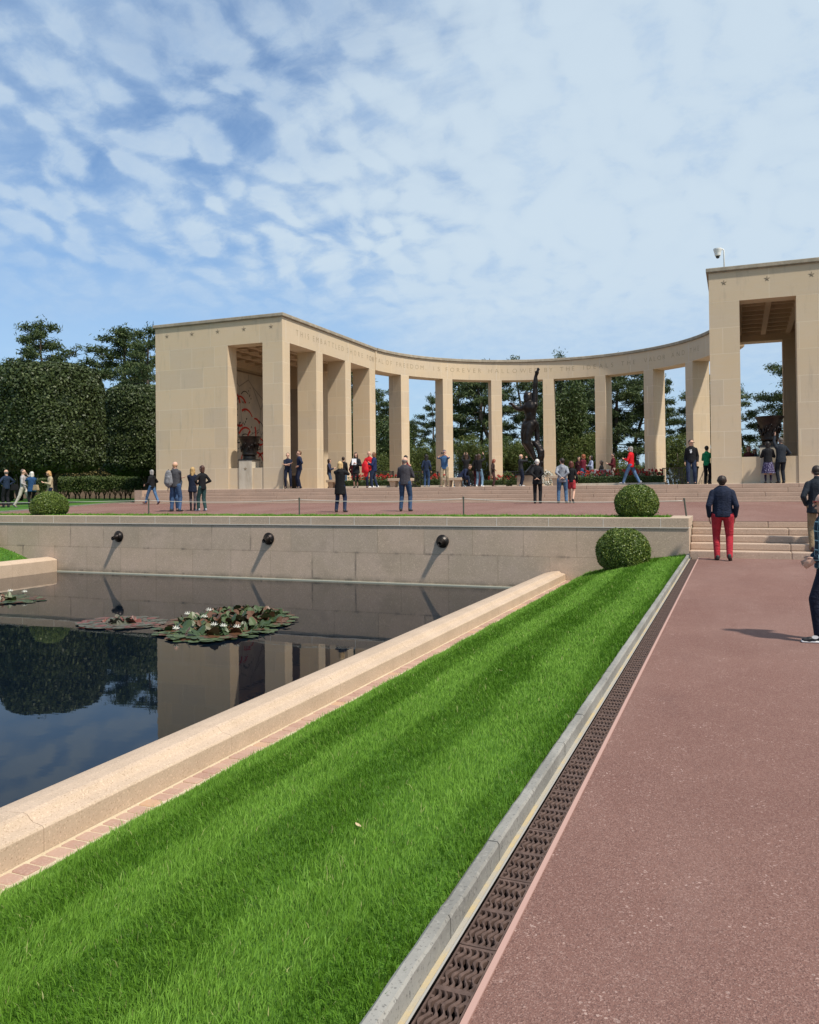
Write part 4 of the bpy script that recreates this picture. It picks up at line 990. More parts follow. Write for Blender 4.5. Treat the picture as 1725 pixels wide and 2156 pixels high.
# rounded broadleaf tree right of the statue, and feathery shrubs
def blob_cloud(rs, blobs, n, shell=0.35):
    vol = np.array([b[3] * b[4] * b[5] for b in blobs]) ** (2 / 3); cnt = (n * vol / vol.sum()).astype(int); out = []
    for b, c in zip(blobs, cnt):
        d = rs.normal(size=(c, 3)); d /= np.linalg.norm(d, axis=1)[:, None]; q = 1 - np.abs(rs.normal(size=c)) * shell; q = np.clip(q, 0.1, 1.12)
        out.append(np.array(b[:3]) + d * q[:, None] * np.array(b[3:6]))
    return np.vstack(out)
def shrub(kind, x, y, z, w, d, h, label, mat, seed, size=0.10, n=9000, grp=None, cat='shrub', trunk=False, aspect=0.35):
    root = empty(kind, (x, y, z), label=label, cat=cat, group=grp); rs = np.random.default_rng(seed); bl = []
    for i in range(12):
        s = rs.uniform(0.28, 0.5); f = rs.uniform(0, 1)
        bl.append((rs.uniform(-.62, .62) * w, rs.uniform(-.5, .5) * d, h * (0.30 + 0.42 * f), w * s, d * s * 1.2, h * rs.uniform(.2, .34)))
    C = blob_cloud(rs, bl, n, 0.28)
    C = np.vstack([C, C[rs.integers(0, len(C), n // 6)] + rs.normal(size=(n // 6, 3)) * np.array([.12, .12, .18])])
    C = C[C[:, 2] > 0.02]; leaves('foliage', C, size, mat, root, aspect, None, 1, rs)
    m = MB(); rr = random.Random(seed)
    for i in range(7 if not trunk else 3): m.tube([(rr.uniform(-.3, .3) * w, rr.uniform(-.2, .2), -.1), (rr.uniform(-.4, .4) * w, rr.uniform(-.3, .3), h * .35), (rr.uniform(-.6, .6) * w, rr.uniform(-.4, .4) * d, h * .75)], 0.05 if not trunk else .14, 6, 0.02)
    m.build('stems', M_bark, root, smooth=True)
shrub('broadleaf_tree', slope(1196) * 60, 60, 0.6, 2.4, 2.4, 9.4, 'dense rounded broadleaf tree right of the statue', M_broad, 31, 0.11, 24000, cat='tree', trunk=True)
shrub('broadleaf_tree', slope(835) * 64, 64, 0.6, 2.0, 2.2, 7.0, 'dense dark broadleaf tree behind the girl in the maroon sweater', M_broad, 32, 0.11, 14000, cat='tree', trunk=True)
shrub('broadleaf_tree', slope(1075) * 62, 62, 0.6, 2.4, 2.0, 5.6, 'low dark broadleaf tree left of the statue legs', M_broad, 33, 0.11, 12000, cat='tree', trunk=True)
shrub('broadleaf_tree', slope(748) * 57, 57, 0.6, 1.2, 1.6, 8.2, 'narrow dark broadleaf tree in the second gap', M_broad, 34, 0.11, 10000, cat='tree', trunk=True)
sn = ['behind the maroon sweater girl', 'behind the girl in the navy tracksuit', 'behind the man photographing', 'behind the girl with raised arms', 'behind the child in the brown jacket', 'left of the statue pedestal', 'just right of the statue pedestal', 'behind the grey hooded man', 'behind the red haired woman', 'behind the man with the striped shoulder', 'behind the walking man in red', 'behind the grey bin', 'beside the man in green', 'seen through the right pavilion, left', 'seen through the right pavilion, right']
sx = [838, 893, 925, 985, 1020, 1078, 1165, 1205, 1232, 1312, 1352, 1415, 1455, 1590, 1650]
sh = [3.6, 4.4, 4.3, 4.7, 4.3, 4.5, 4.2, 4.8, 5.0, 3.0, 3.1, 4.3, 3.9, 3.6, 5.2]
for i, (n_, xd, h) in enumerate(zip(sn, sx, sh)):
    Y = 58.2 + (i % 3) * 0.8; shrub('tamarisk_shrub', slope(xd) * Y, Y, 0.6, 1.75, 1.2, h * 1.08, 'feathery light green shrub ' + n_, M_tam, 50 + i, 0.10, 9000, 'feathery shrubs beyond the railing', aspect=0.22)

M_hedge = leafmat('hedge_leaves', (0.045, 0.075, 0.018), (0.085, 0.12, 0.03), (0.14, 0.16, 0.05), 0.5, 0.3, 0.1)
# hedges on the left: clipped top on bare stems, looser rusty hedge behind, dense one by the people
def hedge(x0, x1, y, d, z, zb, zt, label, mat, seed, n, stems=0, size=0.055, lump=0.06, core=True):
    root = empty('hedge', ((x0 + x1) / 2, y, z), label=label, cat='hedge'); rs = np.random.default_rng(seed); w = (x1 - x0) / 2
    f = rs.integers(0, 4, n); u = rs.uniform(-1, 1, n); v = rs.uniform(-1, 1, n); C = np.zeros((n, 3)); h2 = (zt - zb) / 2; zc = (zt + zb) / 2 - z
    C[:, 0] = u * w; front = f < 2; C[front, 1] = -d / 2 * np.sign(rs.uniform(-1, .35, front.sum()) * -1) * 1.0; C[front, 2] = zc + v[front] * h2
    C[~front, 1] = v[~front] * d / 2; C[~front, 2] = np.where(rs.uniform(size=(~front).sum()) < .75, zc + h2, zc - h2)
    C += rs.normal(size=(n, 3)) * lump; C[:, 2] += 0.06 * np.sin(C[:, 0] * 2.3)
    leaves('foliage', C, size, mat, root, 0.5, None, 1, rs)
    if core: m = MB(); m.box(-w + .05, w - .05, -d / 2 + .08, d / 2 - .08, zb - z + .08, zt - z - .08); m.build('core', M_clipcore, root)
    if stems:
        m = MB(); rr = random.Random(seed)
        for i in range(stems):
            x = -w + (i + .5) * 2 * w / stems + rr.uniform(-.1, .1); m.tube([(x, 0, -.05), (x + rr.uniform(-.04, .04), 0, (zb - z) * .4)], 0.055, 6, 0.05)
            for q in range(5): m.tube([(x, 0, (zb - z) * rr.uniform(.2, .5)), (x + rr.uniform(-.4, .4), rr.uniform(-.25, .25), (zb - z) + .15)], 0.03, 5, 0.012)
        m.build('stems', M_bark, root, smooth=True)
    return root
hedge(-56, -34.3, 47.5, 1.3, 0.98, 1.65, 2.55, 'clipped green hedge standing on a row of bare dark stems', M_hedge, 61, 26000, 46, 0.06, 0.07)
hedge(-62, -37.5, 50.5, 1.6, 0.98, 2.0, 3.9, 'looser rusty brown hedge behind the clipped hedge', M_rust, 62, 26000, 0, 0.07, 0.13)
hedge(-37.4, -34.6, 50.4, 1.6, 0.98, 2.0, 3.7, 'yellow green hedge behind the clipped hedge, next to the left pavilion', M_tam, 63, 6000, 0, 0.07, 0.12)
hedge(-52, -36.9, 33.2, 1.3, 0.98, 1.0, 2.75, 'dark green hedge behind the standing people at the far left', M_broad, 64, 15000, 0, 0.06, 0.08)
m = MB(); m.box(-66, -34.0, 52.3, 52.6, 0.6, 2.1); tag(m.build('low_wall', M_step2), 'low pale stone wall glimpsed through the hedge stems', 'wall')
shrub('evergreen_tree', slope(20) * 60, 60, 0.6, 4.5, 3, 8.0, 'dark evergreen mass behind the clipped trees', M_clip, 71, 0.16, 9000, cat='tree')

# ------------------------------------------------------------------ flower beds, benches, bins, wreaths
def bed(x0, x1, y0, y1, label, seed):
    root = empty('flower_bed', ((x0 + x1) / 2, y0, 1.6), label=label, cat='flower bed'); w = (x1 - x0) / 2; d = y1 - y0; rs = np.random.default_rng(seed)
    m = MB(); m.box(-w, w, 0, d, 0, 0.10); m.build('kerb', M_plinth, root, bevel=0.01)
    m = MB(); m.box(-w + .1, w - .1, .1, d - .1, .1001, .13); m.build('soil', M_earth, root)
    n = int(2 * w * 2600); C = np.stack([rs.uniform(-w + .05, w - .05, n), rs.uniform(0.05, .38, n), 0.12 + rs.uniform(0, .26, n)], 1); C[: n // 2, 1] = 0.06 + rs.normal(size=n // 2) * .02; C[n // 2: int(n * .8), 2] = .37 + rs.normal(size=int(n * .8) - n // 2) * .015
    leaves('box_hedge', C, 0.022, M_broad, root, .6, None, 1, rs)
    m = MB(); m.box(-w + .08, w - .08, .09, .34, .1305, .34); m.build('hedge_core', M_clipcore, root)
    n = int(2 * w * 420); C = np.stack([rs.uniform(-w + .15, w - .15, n), rs.uniform(.45, d - .15, n), .15 + rs.uniform(0, .42, n)], 1); leaves('rose_leaves', C, 0.05, M_broad, root, .5, None, 1, rs)
    cc_ = np.stack([rs.uniform(-w + .2, w - .2, int(w * 55)), rs.uniform(.5, d - .2, int(w * 55)), .42 + rs.uniform(0, .28, int(w * 55))], 1)
    C = np.vstack([c + rs.normal(size=(14, 3)) * .028 for c in cc_]); leaves('red_roses', C, 0.032, M_red, root, .8, None, 1, rs)
bed(-19.3, -16.4, 38.4, 40.1, 'flower bed of red roses behind low box edging, left of the first bench', 81)
bed(-14.95, -13.9, 38.9, 40.4, 'short flower bed of red roses between two stone benches', 82)
bed(-7.1, -2.9, 36.9, 38.6, 'long flower bed of red roses in front of the walking man in red', 83)
bed(-14.6, -11.2, 48.6, 50.0, 'flower bed of red roses in front of the railing, left of the statue', 84)
def bench(x, y, L_, label):
    root = empty('stone_bench', (x, y, 1.6), label=label, cat='bench', group='stone benches'); h = L_ / 2
    m = MB(); m.box(-h, h, -.26, .26, .33, .47); m.build('seat', M_wallcap, root, bevel=.02)
    for s in (-1, 1):
        m = MB(); cx = s * (h - .24); m.hexa([(cx - .12, -.15, 0), (cx + .12, -.15, 0), (cx + .12, .15, 0), (cx - .12, .15, 0), (cx - .17, -.2, .329), (cx + .17, -.2, .329), (cx + .17, .2, .329), (cx - .17, .2, .329)]); m.build('leg', M_wallcap, root)
bench(-15.75, 38.2, 1.25, 'stone bench behind the man in grey, in front of the fourth pier')
bench(-13.2, 38.9, 1.0, 'stone bench beside the man photographing, a bent youth sitting on it')
bench(-6.55 - 0.75, 36.9, 1.1, 'stone bench right of the grey hooded man')
bench(-21.0 + 0.6, 40.1, 0.9, 'stone bench at the left pavilion corner with a dark red seat edge')
for (x, y, lb) in ((-5.18, 50.4, 'tapered grey bin at the left end of the last railing'), (-1.95, 40.2, 'tapered grey bin behind the man in sunglasses')):
    root = empty('litter_bin', (x, y, 1.6), label=lb, cat='bin'); m = MB(); m.lathe([(.20, 0), (.21, .02), (.27, .74)], (0, 0, 0), 20); m.build('body', M_kerb, root)
    m = MB(); m.lathe([(.29, .741), (.30, .76), (.30, .83), (.24, .85)], (0, 0, 0), 20); m.build('lid', M_post, root)
def wreath(x, y, lb, seed, mat):
    root = empty('wreath', (x, y, 1.6), label=lb, cat='wreath'); rs = np.random.default_rng(seed); a = rs.uniform(0, 2 * PI, 700)
    C = np.stack([(.26 + rs.normal(size=700) * .06) * np.cos(a), rs.normal(size=700) * .06 + .08, .42 + (.30 + rs.normal(size=700) * .06) * np.sin(a)], 1)
    leaves('petals', C, .035, mat, root, .8, None, 1, rs); C2 = C[:260] + rs.normal(size=(260, 3)) * .04; leaves('green_leaves', C2, .05, M_broad, root, .4, None, 1, rs)
    m = MB(); m.tube([(-.1, .3, 0), (0, .12, .75)], .015, 6); m.tube([(.2, .1, 0), (0, .1, .7)], .015, 6); m.build('stand', M_black, root)
wreath(-9.4, 43.2, 'white flower wreath leaning right of the statue pedestal', 91, M_petal)
wreath(-11.6, 43.4, 'pale yellow flower spray leaning left of the statue pedestal', 92, M_tam)

# ------------------------------------------------------------------ rope barrier
pl = [(-33.0, 20.2, 0, 'far left, beyond the frame'), (-16.62, 20.2, 0.0, 'left of the group of four people'), (-11.44, 20.25, 0, 'left of the woman in the black coat'), (-6.60, 20.25, 0.0, 'right of the man in grey'), (-1.10, 20.05, 0.06, 'leaning, beside the box ball at the right end')]
tops = []
for i, (x, y, ln, lb) in enumerate(pl):
    p = MB(); p.tube([(x, y, 0.70), (x - ln, y, 1.30 if i < 4 else 1.24)], 0.020 if i else .02, 8); tops.append(Vector((x - ln, y, 1.265 if i < 4 else 1.2)))
    root = empty('barrier_post', (x, y, 0.8), label='short dark metal barrier post ' + lb, cat='post', group='rope barrier posts'); o = p.build('post', M_post, root); 
    bpy.context.view_layer.update(); o.matrix_parent_inverse = root.matrix_world.inverted()
    p = MB(); p.lathe([(.026, 0), (.026, .02), (.012, .03)], (x - ln, y, tops[-1].z + .03), 8); o = p.build('knob', M_post, root); o.matrix_parent_inverse = root.matrix_world.inverted()
p = MB()
for a, b in zip(tops[:-1], tops[1:]):
    n = 24; sag = 0.06; p.tube([a + (b - a) * (i / n) - Vector((0, 0, sag * (1 - (2 * i / n - 1) ** 2))) for i in range(n + 1)], 0.0075, 6)
tag(p.build('rope', M_rope, smooth=True), 'thin pale rope strung between the short posts along the upper lawn', 'rope')

# ------------------------------------------------------------------ water lilies
def lily(x, y, rx, ry, rot, n, label, seed, mat, up_frac, flowers, hum=0.20):
    root = empty('water_lily', (x, y, -0.79), rot, label, 'water lily'); rs = np.random.default_rng(seed); rr = random.Random(seed); m = MB(); m2 = MB()
    for i in range(n):
        a = rr.uniform(0, 2 * PI); q = math.sqrt(rr.random()); px_, py_ = q * rx * math.cos(a) * rr.uniform(.92, 1.08), q * ry * math.sin(a) * rr.uniform(.92, 1.08)
        r = rr.uniform(.07, .12) if q > .55 else rr.uniform(.055, .10); upl = q < up_frac * rr.uniform(.85, 1.15)
        z = 0.006 + i * 0.00006 + rr.uniform(0, .004); tx = ty = 0
        if upl: z = rr.uniform(.03, hum) * (1.15 - (q / up_frac) ** 2 * .7); tx, ty = rr.uniform(-.9, .9), rr.uniform(-.9, .9)
        n_ = 11; a0 = rr.uniform(0, 2 * PI); vs = []; ce = (px_, py_, z)
        cv = m.bm.verts.new(ce)
        for k in range(n_ + 1):
            aa = a0 + 0.18 + (2 * PI - 0.36) * k / n_; dx, dy = r * math.cos(aa), r * math.sin(aa); zz_ = z + dx * tx + dy * ty + (0.25 * r * math.sin(aa * 2 + i) if upl else rr.uniform(-.002, .004))
            vs.append(m.bm.verts.new((px_ + dx * (1 - .25 * abs(tx)), py_ + dy * (1 - .25 * abs(ty)), max(zz_, .003))))
        for k in range(n_): m.bm.faces.new((cv, vs[k], vs[k + 1]))
    m.build('leaves', mat, root, smooth=False, recalc=False)
    for i in range(flowers):
        a = rr.uniform(0, 2 * PI); q = rr.uniform(.35, .85); f = MB(); c = (q * rx * math.cos(a), q * ry * math.sin(a), .10 + .08 * (1 - q))
        for ring, (r_, h_, nn) in enumerate(((.070, .035, 9), (.048, .065, 7))):
            for k in range(nn):
                b = 2 * PI * k / nn + ring * .3; t0 = (c[0], c[1], c[2]); t1 = (c[0] + r_ * .6 * math.cos(b - .3), c[1] + r_ * .6 * math.sin(b - .3), c[2] + h_ * .5); t2 = (c[0] + r_ * math.cos(b), c[1] + r_ * math.sin(b), c[2] + h_); t3 = (c[0] + r_ * .6 * math.cos(b + .3), c[1] + r_ * .6 * math.sin(b + .3), c[2] + h_ * .5); f.poly([t0, t1, t2, t3])
        f.build('flower', M_petal, root, recalc=False)
lily(-8.30, 12.15, 1.05, 1.75, R(18), 640, 'largest clump of green and bronze water lily leaves with white flowers', 101, M_lily, .74, 7, .17)
lily(-10.15, 11.62, 0.75, 0.62, R(0), 330, 'flatter reddish clump of water lily pads left of the largest clump', 102, M_lilyr, .40, 0, .06)
lily(-15.1, 13.15, 1.15, 0.75, R(10), 300, 'small clump of water lily pads with white flowers at the left frame edge', 103, M_lily, .5, 4, .09)

# ------------------------------------------------------------------ grass blades
def blades(name, n, sampler, h, w, seed, label, tone_fn, lean_fn):
    rs = np.random.default_rng(seed); P_ = sampler(rs, n); n = len(P_)
    dist = np.sqrt(P_[:, 0] ** 2 + P_[:, 1] ** 2); hh = h * rs.uniform(.5, 1.25, n) * np.where(rs.uniform(size=n) > .93, 1.7, 1.0) * (1 + .15 * np.sin(P_[:, 0] * 9 + P_[:, 1] * 5)); ww = w * rs.uniform(.7, 1.3, n) * np.clip(dist / 4.5, 1, 3.6)
    a = rs.uniform(0, 2 * PI, n); ex, ey = np.cos(a) * ww, np.sin(a) * ww
    lx, ly = lean_fn(P_, rs); z0 = P_[:, 2] - 0.006
    V = np.zeros((n, 5, 3))
    V[:, 0] = np.stack([P_[:, 0] - ex, P_[:, 1] - ey, z0], 1); V[:, 1] = np.stack([P_[:, 0] + ex, P_[:, 1] + ey, z0], 1)
    mx_, my_ = P_[:, 0] + lx * hh * .38, P_[:, 1] + ly * hh * .38; mz = z0 + hh * .58
    V[:, 2] = np.stack([mx_ + ex * .8, my_ + ey * .8, mz], 1); V[:, 3] = np.stack([mx_ - ex * .8, my_ - ey * .8, mz], 1)
    V[:, 4] = np.stack([P_[:, 0] + lx * hh, P_[:, 1] + ly * hh, z0 + hh * (1 - .25 * np.clip(np.hypot(lx, ly), 0, 1.5))], 1)
    V = V.reshape(-1, 3); b = np.arange(n) * 5
    Q = np.stack([b, b + 1, b + 2, b + 3], 1); T = np.stack([b + 3, b + 2, b + 4], 1)
    me = bpy.data.meshes.new(name); V = V.astype(np.float32); me.vertices.add(len(V)); me.vertices.foreach_set('co', V.ravel())
    li = np.concatenate([Q.ravel(), T.ravel()]).astype(np.int32); me.loops.add(len(li)); me.loops.foreach_set('vertex_index', li)
    ls = np.concatenate([np.arange(0, n * 4, 4), n * 4 + np.arange(0, n * 3, 3)]).astype(np.int32); me.polygons.add(2 * n); me.polygons.foreach_set('loop_start', ls)
    me.update(calc_edges=True)
    at = me.attributes.new('tone', 'FLOAT', 'POINT'); tn = np.repeat(tone_fn(P_, rs), 5).astype(np.float32); at.data.foreach_set('value', tn)
    o = link(name, me, M_grass); tag(o, label, 'grass', kind='stuff'); return o
def stripe(P_):
    xr = P_[:, 0] - 0.012 * (P_[:, 1] - 10) * 0.6
    return 0.5 + 0.5 * np.tanh(4.0 * np.sin((xr + 3.55 + 0.05 * np.sin(P_[:, 1] * .9)) * 2 * PI / 0.96))
def samp(rs, n):
    # density falls with distance
    y = 1.2 + (18.6 - 1.2) * rs.uniform(0, 1, n) ** 1.85
    u = rs.uniform(0, 1, n); sh_ = 0.011 * (y - 18.5); ks = -0.0028 * (y - 2.2); x0, x1 = -3.405, -0.978
    xr = x0 + (x1 - x0) * u; x = xr + sh_ * (1 - u) + ks * u
    xb = -3.80 + (-0.975 + 3.80) * ((xr + 3.80) / (3.80 - .975)); z = np.interp(xr, pxs, pzs); return np.stack([x, y, z], 1)
tone = lambda P_, rs: np.clip(0.34 + 0.36 * stripe(P_) + rs.normal(size=len(P_)) * .16 + .13 * np.sin(P_[:, 0] * 5.3 + P_[:, 1] * 2.1) + .14 * np.sin(P_[:, 0] * 13.7 - P_[:, 1] * 7.3) * np.sin(P_[:, 1] * 3.1) - .18 * (np.sin(P_[:, 0] * 2.1 + 1.3 * np.sin(P_[:, 1] * 1.7)) * np.sin(P_[:, 1] * 2.3 + P_[:, 0]) > .82), 0, 1)  # stripe share paints in the light and dark of leaning mown blades
def lean(P_, rs):
    s = stripe(P_); n = len(P_); return rs.normal(size=n) * .33 + .10 * np.sin(P_[:, 1] * 6), (s - .5) * 0.52 + rs.normal(size=n) * .36
blades('grass', 520000, samp, 0.036, 0.0016, 201, 'bright green mown grass in light and dark stripes on the bank beside the pool', tone, lean)
def samp2(rs, n): return np.stack([rs.uniform(-24, -1.45, n), 19.07 + rs.uniform(0, 1, n) * 1.22, np.full(n, .815)], 1)
blades('grass', 70000, samp2, 0.05, 0.0022, 202, 'narrow strip of green grass on top of the granite wall', lambda P_, rs: np.clip(.6 + rs.normal(size=len(P_)) * .2, 0, 1), lambda P_, rs: (rs.normal(size=len(P_)) * .35, rs.normal(size=len(P_)) * .35))
def samp3(rs, n):
    x = rs.uniform(-24.5, -19.56, n); y = rs.uniform(8, 18.6, n); u = (-19.55 - x) / 14; return np.stack([x, y, -0.50 + np.minimum(1, u * 14 * .28) + 0.02 * np.sin(x * 3)], 1)
blades('grass', 50000, samp3, 0.045, 0.002, 203, 'green grass bank beyond the far left pool edge', lambda P_, rs: np.clip(.55 + rs.normal(size=len(P_)) * .2, 0, 1), lambda P_, rs: (rs.normal(size=len(P_)) * .35, rs.normal(size=len(P_)) * .35))
def dead_leaf(x, y, z, s, rz, lb):
    m = MB(); P_ = [(0, -1), (.35, -.5), (.5, 0), (.38, .5), (.1, .95), (-.25, .6), (-.48, .1), (-.4, -.45)]
    c = m.bm.verts.new((0, 0, .12 * s)); v = [m.bm.verts.new((a * s, b * s, .35 * s * (a * a + .4 * b * b))) for a, b in P_]
    for i in range(8): m.bm.faces.new((c, v[i], v[(i + 1) % 8]))
    o = m.build('fallen_leaf', MT('dry_leaf', .8).color((.50, .38, .22)).m, smooth=True); o.location = (x, y, z); o.rotation_euler = (.2, .1, rz); tag(o, lb, 'leaf')
dead_leaf(-1.64, 3.42, 0.0, .022, 1.2, 'small dry tan leaf lying on the striped grass, nearer the camera')
dead_leaf(-1.93, 6.9, -0.04, .022, 2.2, 'small dry tan leaf lying on the grass farther up the bank')
# ------------------------------------------------------------------ people
_mc = {}
def cloth(c, rough=0.85, pat=None, spec=0.2):
    key = (c, rough, pat)
    if key in _mc: return _mc[key]
    t = MT('fabric', rough, spec); cc_ = c
    v = t.noise(9, 3, .6); base = t.mix(t.rng(v, .35, .7), tuple(k * .82 for k in c), tuple(min(1, k * 1.12) for k in c))
    if pat == 'plaid':
        x, y, z = t.sep(t.co.outputs['Object']); u = t.math('ADD', x, y)
        a = t.math('FRACT', t.math('MULTIPLY', u, 9.0)); b = t.math('FRACT', t.math('MULTIPLY', z, 11.0))
        f = t.math('MAXIMUM', t.rng(a, .86, .9), t.rng(b, .86, .9)); base = t.mix(t.math('MULTIPLY', f, .75), base, (.35, .55, .58) if c[2] > c[0] else (.20, .20, .25))
        base = t.mix(t.math('MULTIPLY', t.rng(t.math('FRACT', t.math('MULTIPLY', u, 4.5)), .48, .52), .35), base, (.02, .03, .05) if c[2] > c[0] else (.38, .30, .27))
    if pat == 'denim': base = t.mix(t.rng(t.noise(3, 4, .6, v=t.vec(scale=(3, 3, .8))), .45, .75, 0, .5), base, tuple(min(1, k * 2.0 + .03) for k in c))
    if pat == 'print': base = t.mix(t.rng(t.voro(24), .25, .4), (.32, .30, .42), base)
    t.color(base); t.bump(t.noise(11, 3, .6, v=t.vec(scale=(1, 1, 1.7)), dist=1.4), .75, .035)
    _mc[key] = t.m; return t.m
def plain(name, c, rough=.6, spec=.4):
    key = (name, c)
    if key not in _mc: _mc[key] = MT(name, rough, spec).color(c).m
    return _mc[key]
SKIN = plain('skin', (.56, .33, .235), .55, .35); SKIN2 = plain('skin_tan', (.42, .235, .16), .55, .35)
_ht = {}
def hairm(c):
    if c not in _ht:
        t = MT('hair', .55, .4); t.color(t.mix(t.rng(t.noise(30, 4, .7, v=t.vec(scale=(1, 1, .25))), .3, .7), tuple(k * .7 for k in c), tuple(min(1, k * 1.3) for k in c))); t.bump(t.noise(60, 3, v=t.vec(scale=(1, 1, .2))), .6, .01); _ht[c] = t.m
    return _ht[c]
def V3(*a): return np.array(a, float)
def ik(a, b, l1, l2, hint):
    a, b, hint = map(lambda q: np.array(q, float), (a, b, hint)); d = b - a; D = np.linalg.norm(d)
    if D > (l1 + l2) * .998: b = a + d / D * (l1 + l2) * .998; d = b - a; D = np.linalg.norm(d)
    u = d / D; x = (l1 * l1 - l2 * l2 + D * D) / (2 * D); h = math.sqrt(max(0, l1 * l1 - x * x)); n = hint - u * np.dot(hint, u); n /= np.linalg.norm(n) + 1e-9
    return a + u * x + n * h, b
ARMS = {'down': ((.235, .05, -.53), (.3, -1, 0)), 'back': ((.035, -.20, -.40), (1, -.9, -.2)), 'hip': ((.17, .05, -.36), (1, -.45, .1)), 'crossL': ((-.11, .25, -.20), (.7, .3, -1)), 'cross': ((-.13, .22, -.23), (.7, .3, -1)),
        'phone': ((.07, .30, .13), (1, .2, -.7)), 'face': ((.05, .17, .08), (.8, .5, -.9)), 'hold': ((.09, .27, -.23), (.7, -.4, -.7)), 'fwd': ((.20, .25, -.42), (.3, -1, -.2)), 'bk': ((.25, -.20, -.44), (.3, -1, 0)),
        'up': ((.10, .33, .30), (.6, .2, -.8)), 'reach': ((.13, .42, -.12), (.7, -.3, -.9)), 'pocket': ((.17, .12, -.36), (.9, -.7, 0)), 'top': ((.10, .10, .36), (1, .3, .2)), 'lap': ((.10, .36, -.36), (.8, -.2, -.5))}
def person(label, x, y, z, face, H=1.75, arms=('down', 'down'), legs=((-.10, 0, 0), (.10, 0, 0)), hip=.93, lean=0.0, turn=0.0, nod=0.0, wide=1.0,
           top=('sweater', (.05, .05, .06)), bottom=('trousers', (.02, .03, .05)), hair=('short', (.04, .025, .02)), shoes=(.03, .03, .03), skin=None, vox=.0135, extra=None, toe=None, grp='visitors at the memorial'):
    s = H / 1.75; skin = skin or SKIN
    root = empty('person', (x, y, z), R(face), label, 'person', grp)
    S = lambda v: tuple(np.array(v) * s)
    pel = V3(0, 0, hip); U = V3(0, math.sin(lean), math.cos(lean)); Fw = V3(0, math.cos(lean), -math.sin(lean)); X = V3(1, 0, 0)
    sc_ = pel + U * .485; neck = pel + U * .545; nd = lean * .55 + nod
    Hu = V3(0, math.sin(nd), math.cos(nd)); Hf = V3(-math.sin(turn) * math.cos(nd), math.cos(turn) * math.cos(nd), -math.sin(nd)); Hx = np.cross(Hf, Hu)
    head = neck + Hu * .155 + V3(0, .015, 0)
    hp = [lambda a, b, c: None]
    def hq(a, b, c): return head + (Hx * a + Hf * b + Hu * c) * 1.06
    w = wide
    body, topP, botP, shoeP, hairP = [], [], [], [], []
    add = lambda L_, a, b, r0, r1, side=None, fl=1.0, ax=1.0: L_.append((S(a), S(b), r0 * s, r1 * s, side, fl, ax))
    hx = tuple(Hx)
    # head: skull, face, jaw, nose, brow, ears, neck
    add(body, hq(0, -.012, .012), hq(0, .012, .03), .087, .084, hx, 1.1); add(body, hq(0, -.03, -.05), neck - U * .01 - V3(0, .01, 0), .055, .056, hx, 1.0); add(body, hq(0, .022, .0), hq(0, .040, -.062), .066, .045, hx, .95); add(body, hq(0, .05, -.082), hq(0, .055, -.09), .026, .024, hx, 1)
    add(body, hq(0, .096, .0), hq(0, .112, -.028), .011, .015, hx, 1); add(body, hq(-.03, .082, .022), hq(.03, .082, .022), .014, .014, None, 1); add(body, hq(0, .088, -.058), hq(0, .09, -.06), .014, .014, hx, 1)
    for e in (-1, 1): add(body, hq(e * .082, -.005, -.018), hq(e * .086, -.01, .012), .015, .018, tuple(Hf), .6)
    add(body, neck - U * .03, head - Hu * .07, .052, .050, None, 1)
    # torso
    def torso(L_, g, loose=0.0):
        add(L_, pel + U * .02, pel + U * .20, .140 * w + g, .128 * w + g + loose * .01, (1, 0, 0), .74, .3); add(L_, pel + U * .20, pel + U * .40, .128 * w + g + loose * .01, .150 * w + g, (1, 0, 0), .72)
        add(L_, sc_ - X * .092 * (.5 + .5 * w) - U * .055, sc_ + X * .092 * (.5 + .5 * w) - U * .055, .076 + g, .076 + g, (0, 0, 1), .85); add(L_, sc_ - X * .125 * w - U * .035, neck - U * .03, .055 + g * .6, .05 + g * .4, None, 1); add(L_, sc_ + X * .125 * w - U * .035, neck - U * .03, .055 + g * .6, .05 + g * .4, None, 1); add(L_, sc_ - U * .01, neck, .080 + g * .6, .055 + g * .5, (1, 0, 0), .85)
    torso(body, -.006)
    wr = []
    for e, am in ((-1, arms[0]), (1, arms[1])):
        t_, h_ = ARMS[am] if isinstance(am, str) else am
        sh = sc_ + X * e * .158 * (.6 + .4 * w) - U * .040; tg = sc_ + X * e * t_[0] * (1 if t_[0] > 0.2 else 1) + Fw * t_[1] + U * t_[2]
        hn = X * e * h_[0] + Fw * h_[1] + U * h_[2]; el, wri = ik(sh, tg, .285, .255, hn); wr.append((sh, el, wri))
        add(body, sh, el, .047 * w, .037); add(body, el, wri, .040, .026)
        d = wri - el; d /= np.linalg.norm(d); 
        if am in ('hip', 'pocket'): hd = V3(-e * .5, .75, -.5); hd /= np.linalg.norm(hd)
        elif am == 'back': hd = V3(-e * .8, 0, -.55); hd /= np.linalg.norm(hd)
        else: hd = d
        pal = np.cross(hd, V3(0, 1, 0) if abs(hd[1]) < .8 else V3(0, 0, 1)); pal /= np.linalg.norm(pal) # across the palm thickness
        wide_ = np.cross(pal, hd); pc = wri + hd * .085
        add(body, wri + hd * .02, pc, .028, .040, tuple(wide_), .48)
        cu = -pal * e if not am in ('phone', 'face', 'up') else pal * 0 + V3(0, 0, .3)
        for i, (o_, ln_) in enumerate(((-.033, .062), (-.011, .074), (.011, .070), (.032, .054))):
            k0 = pc + wide_ * o_ + hd * .02; k1 = k0 + hd * ln_ * .55 + cu * .008 + wide_ * o_ * .06; k2 = k1 + hd * ln_ * .40 + cu * .024
            add(body, k0, k1, .0088, .0080); add(body, k1, k2, .0080, .0070)
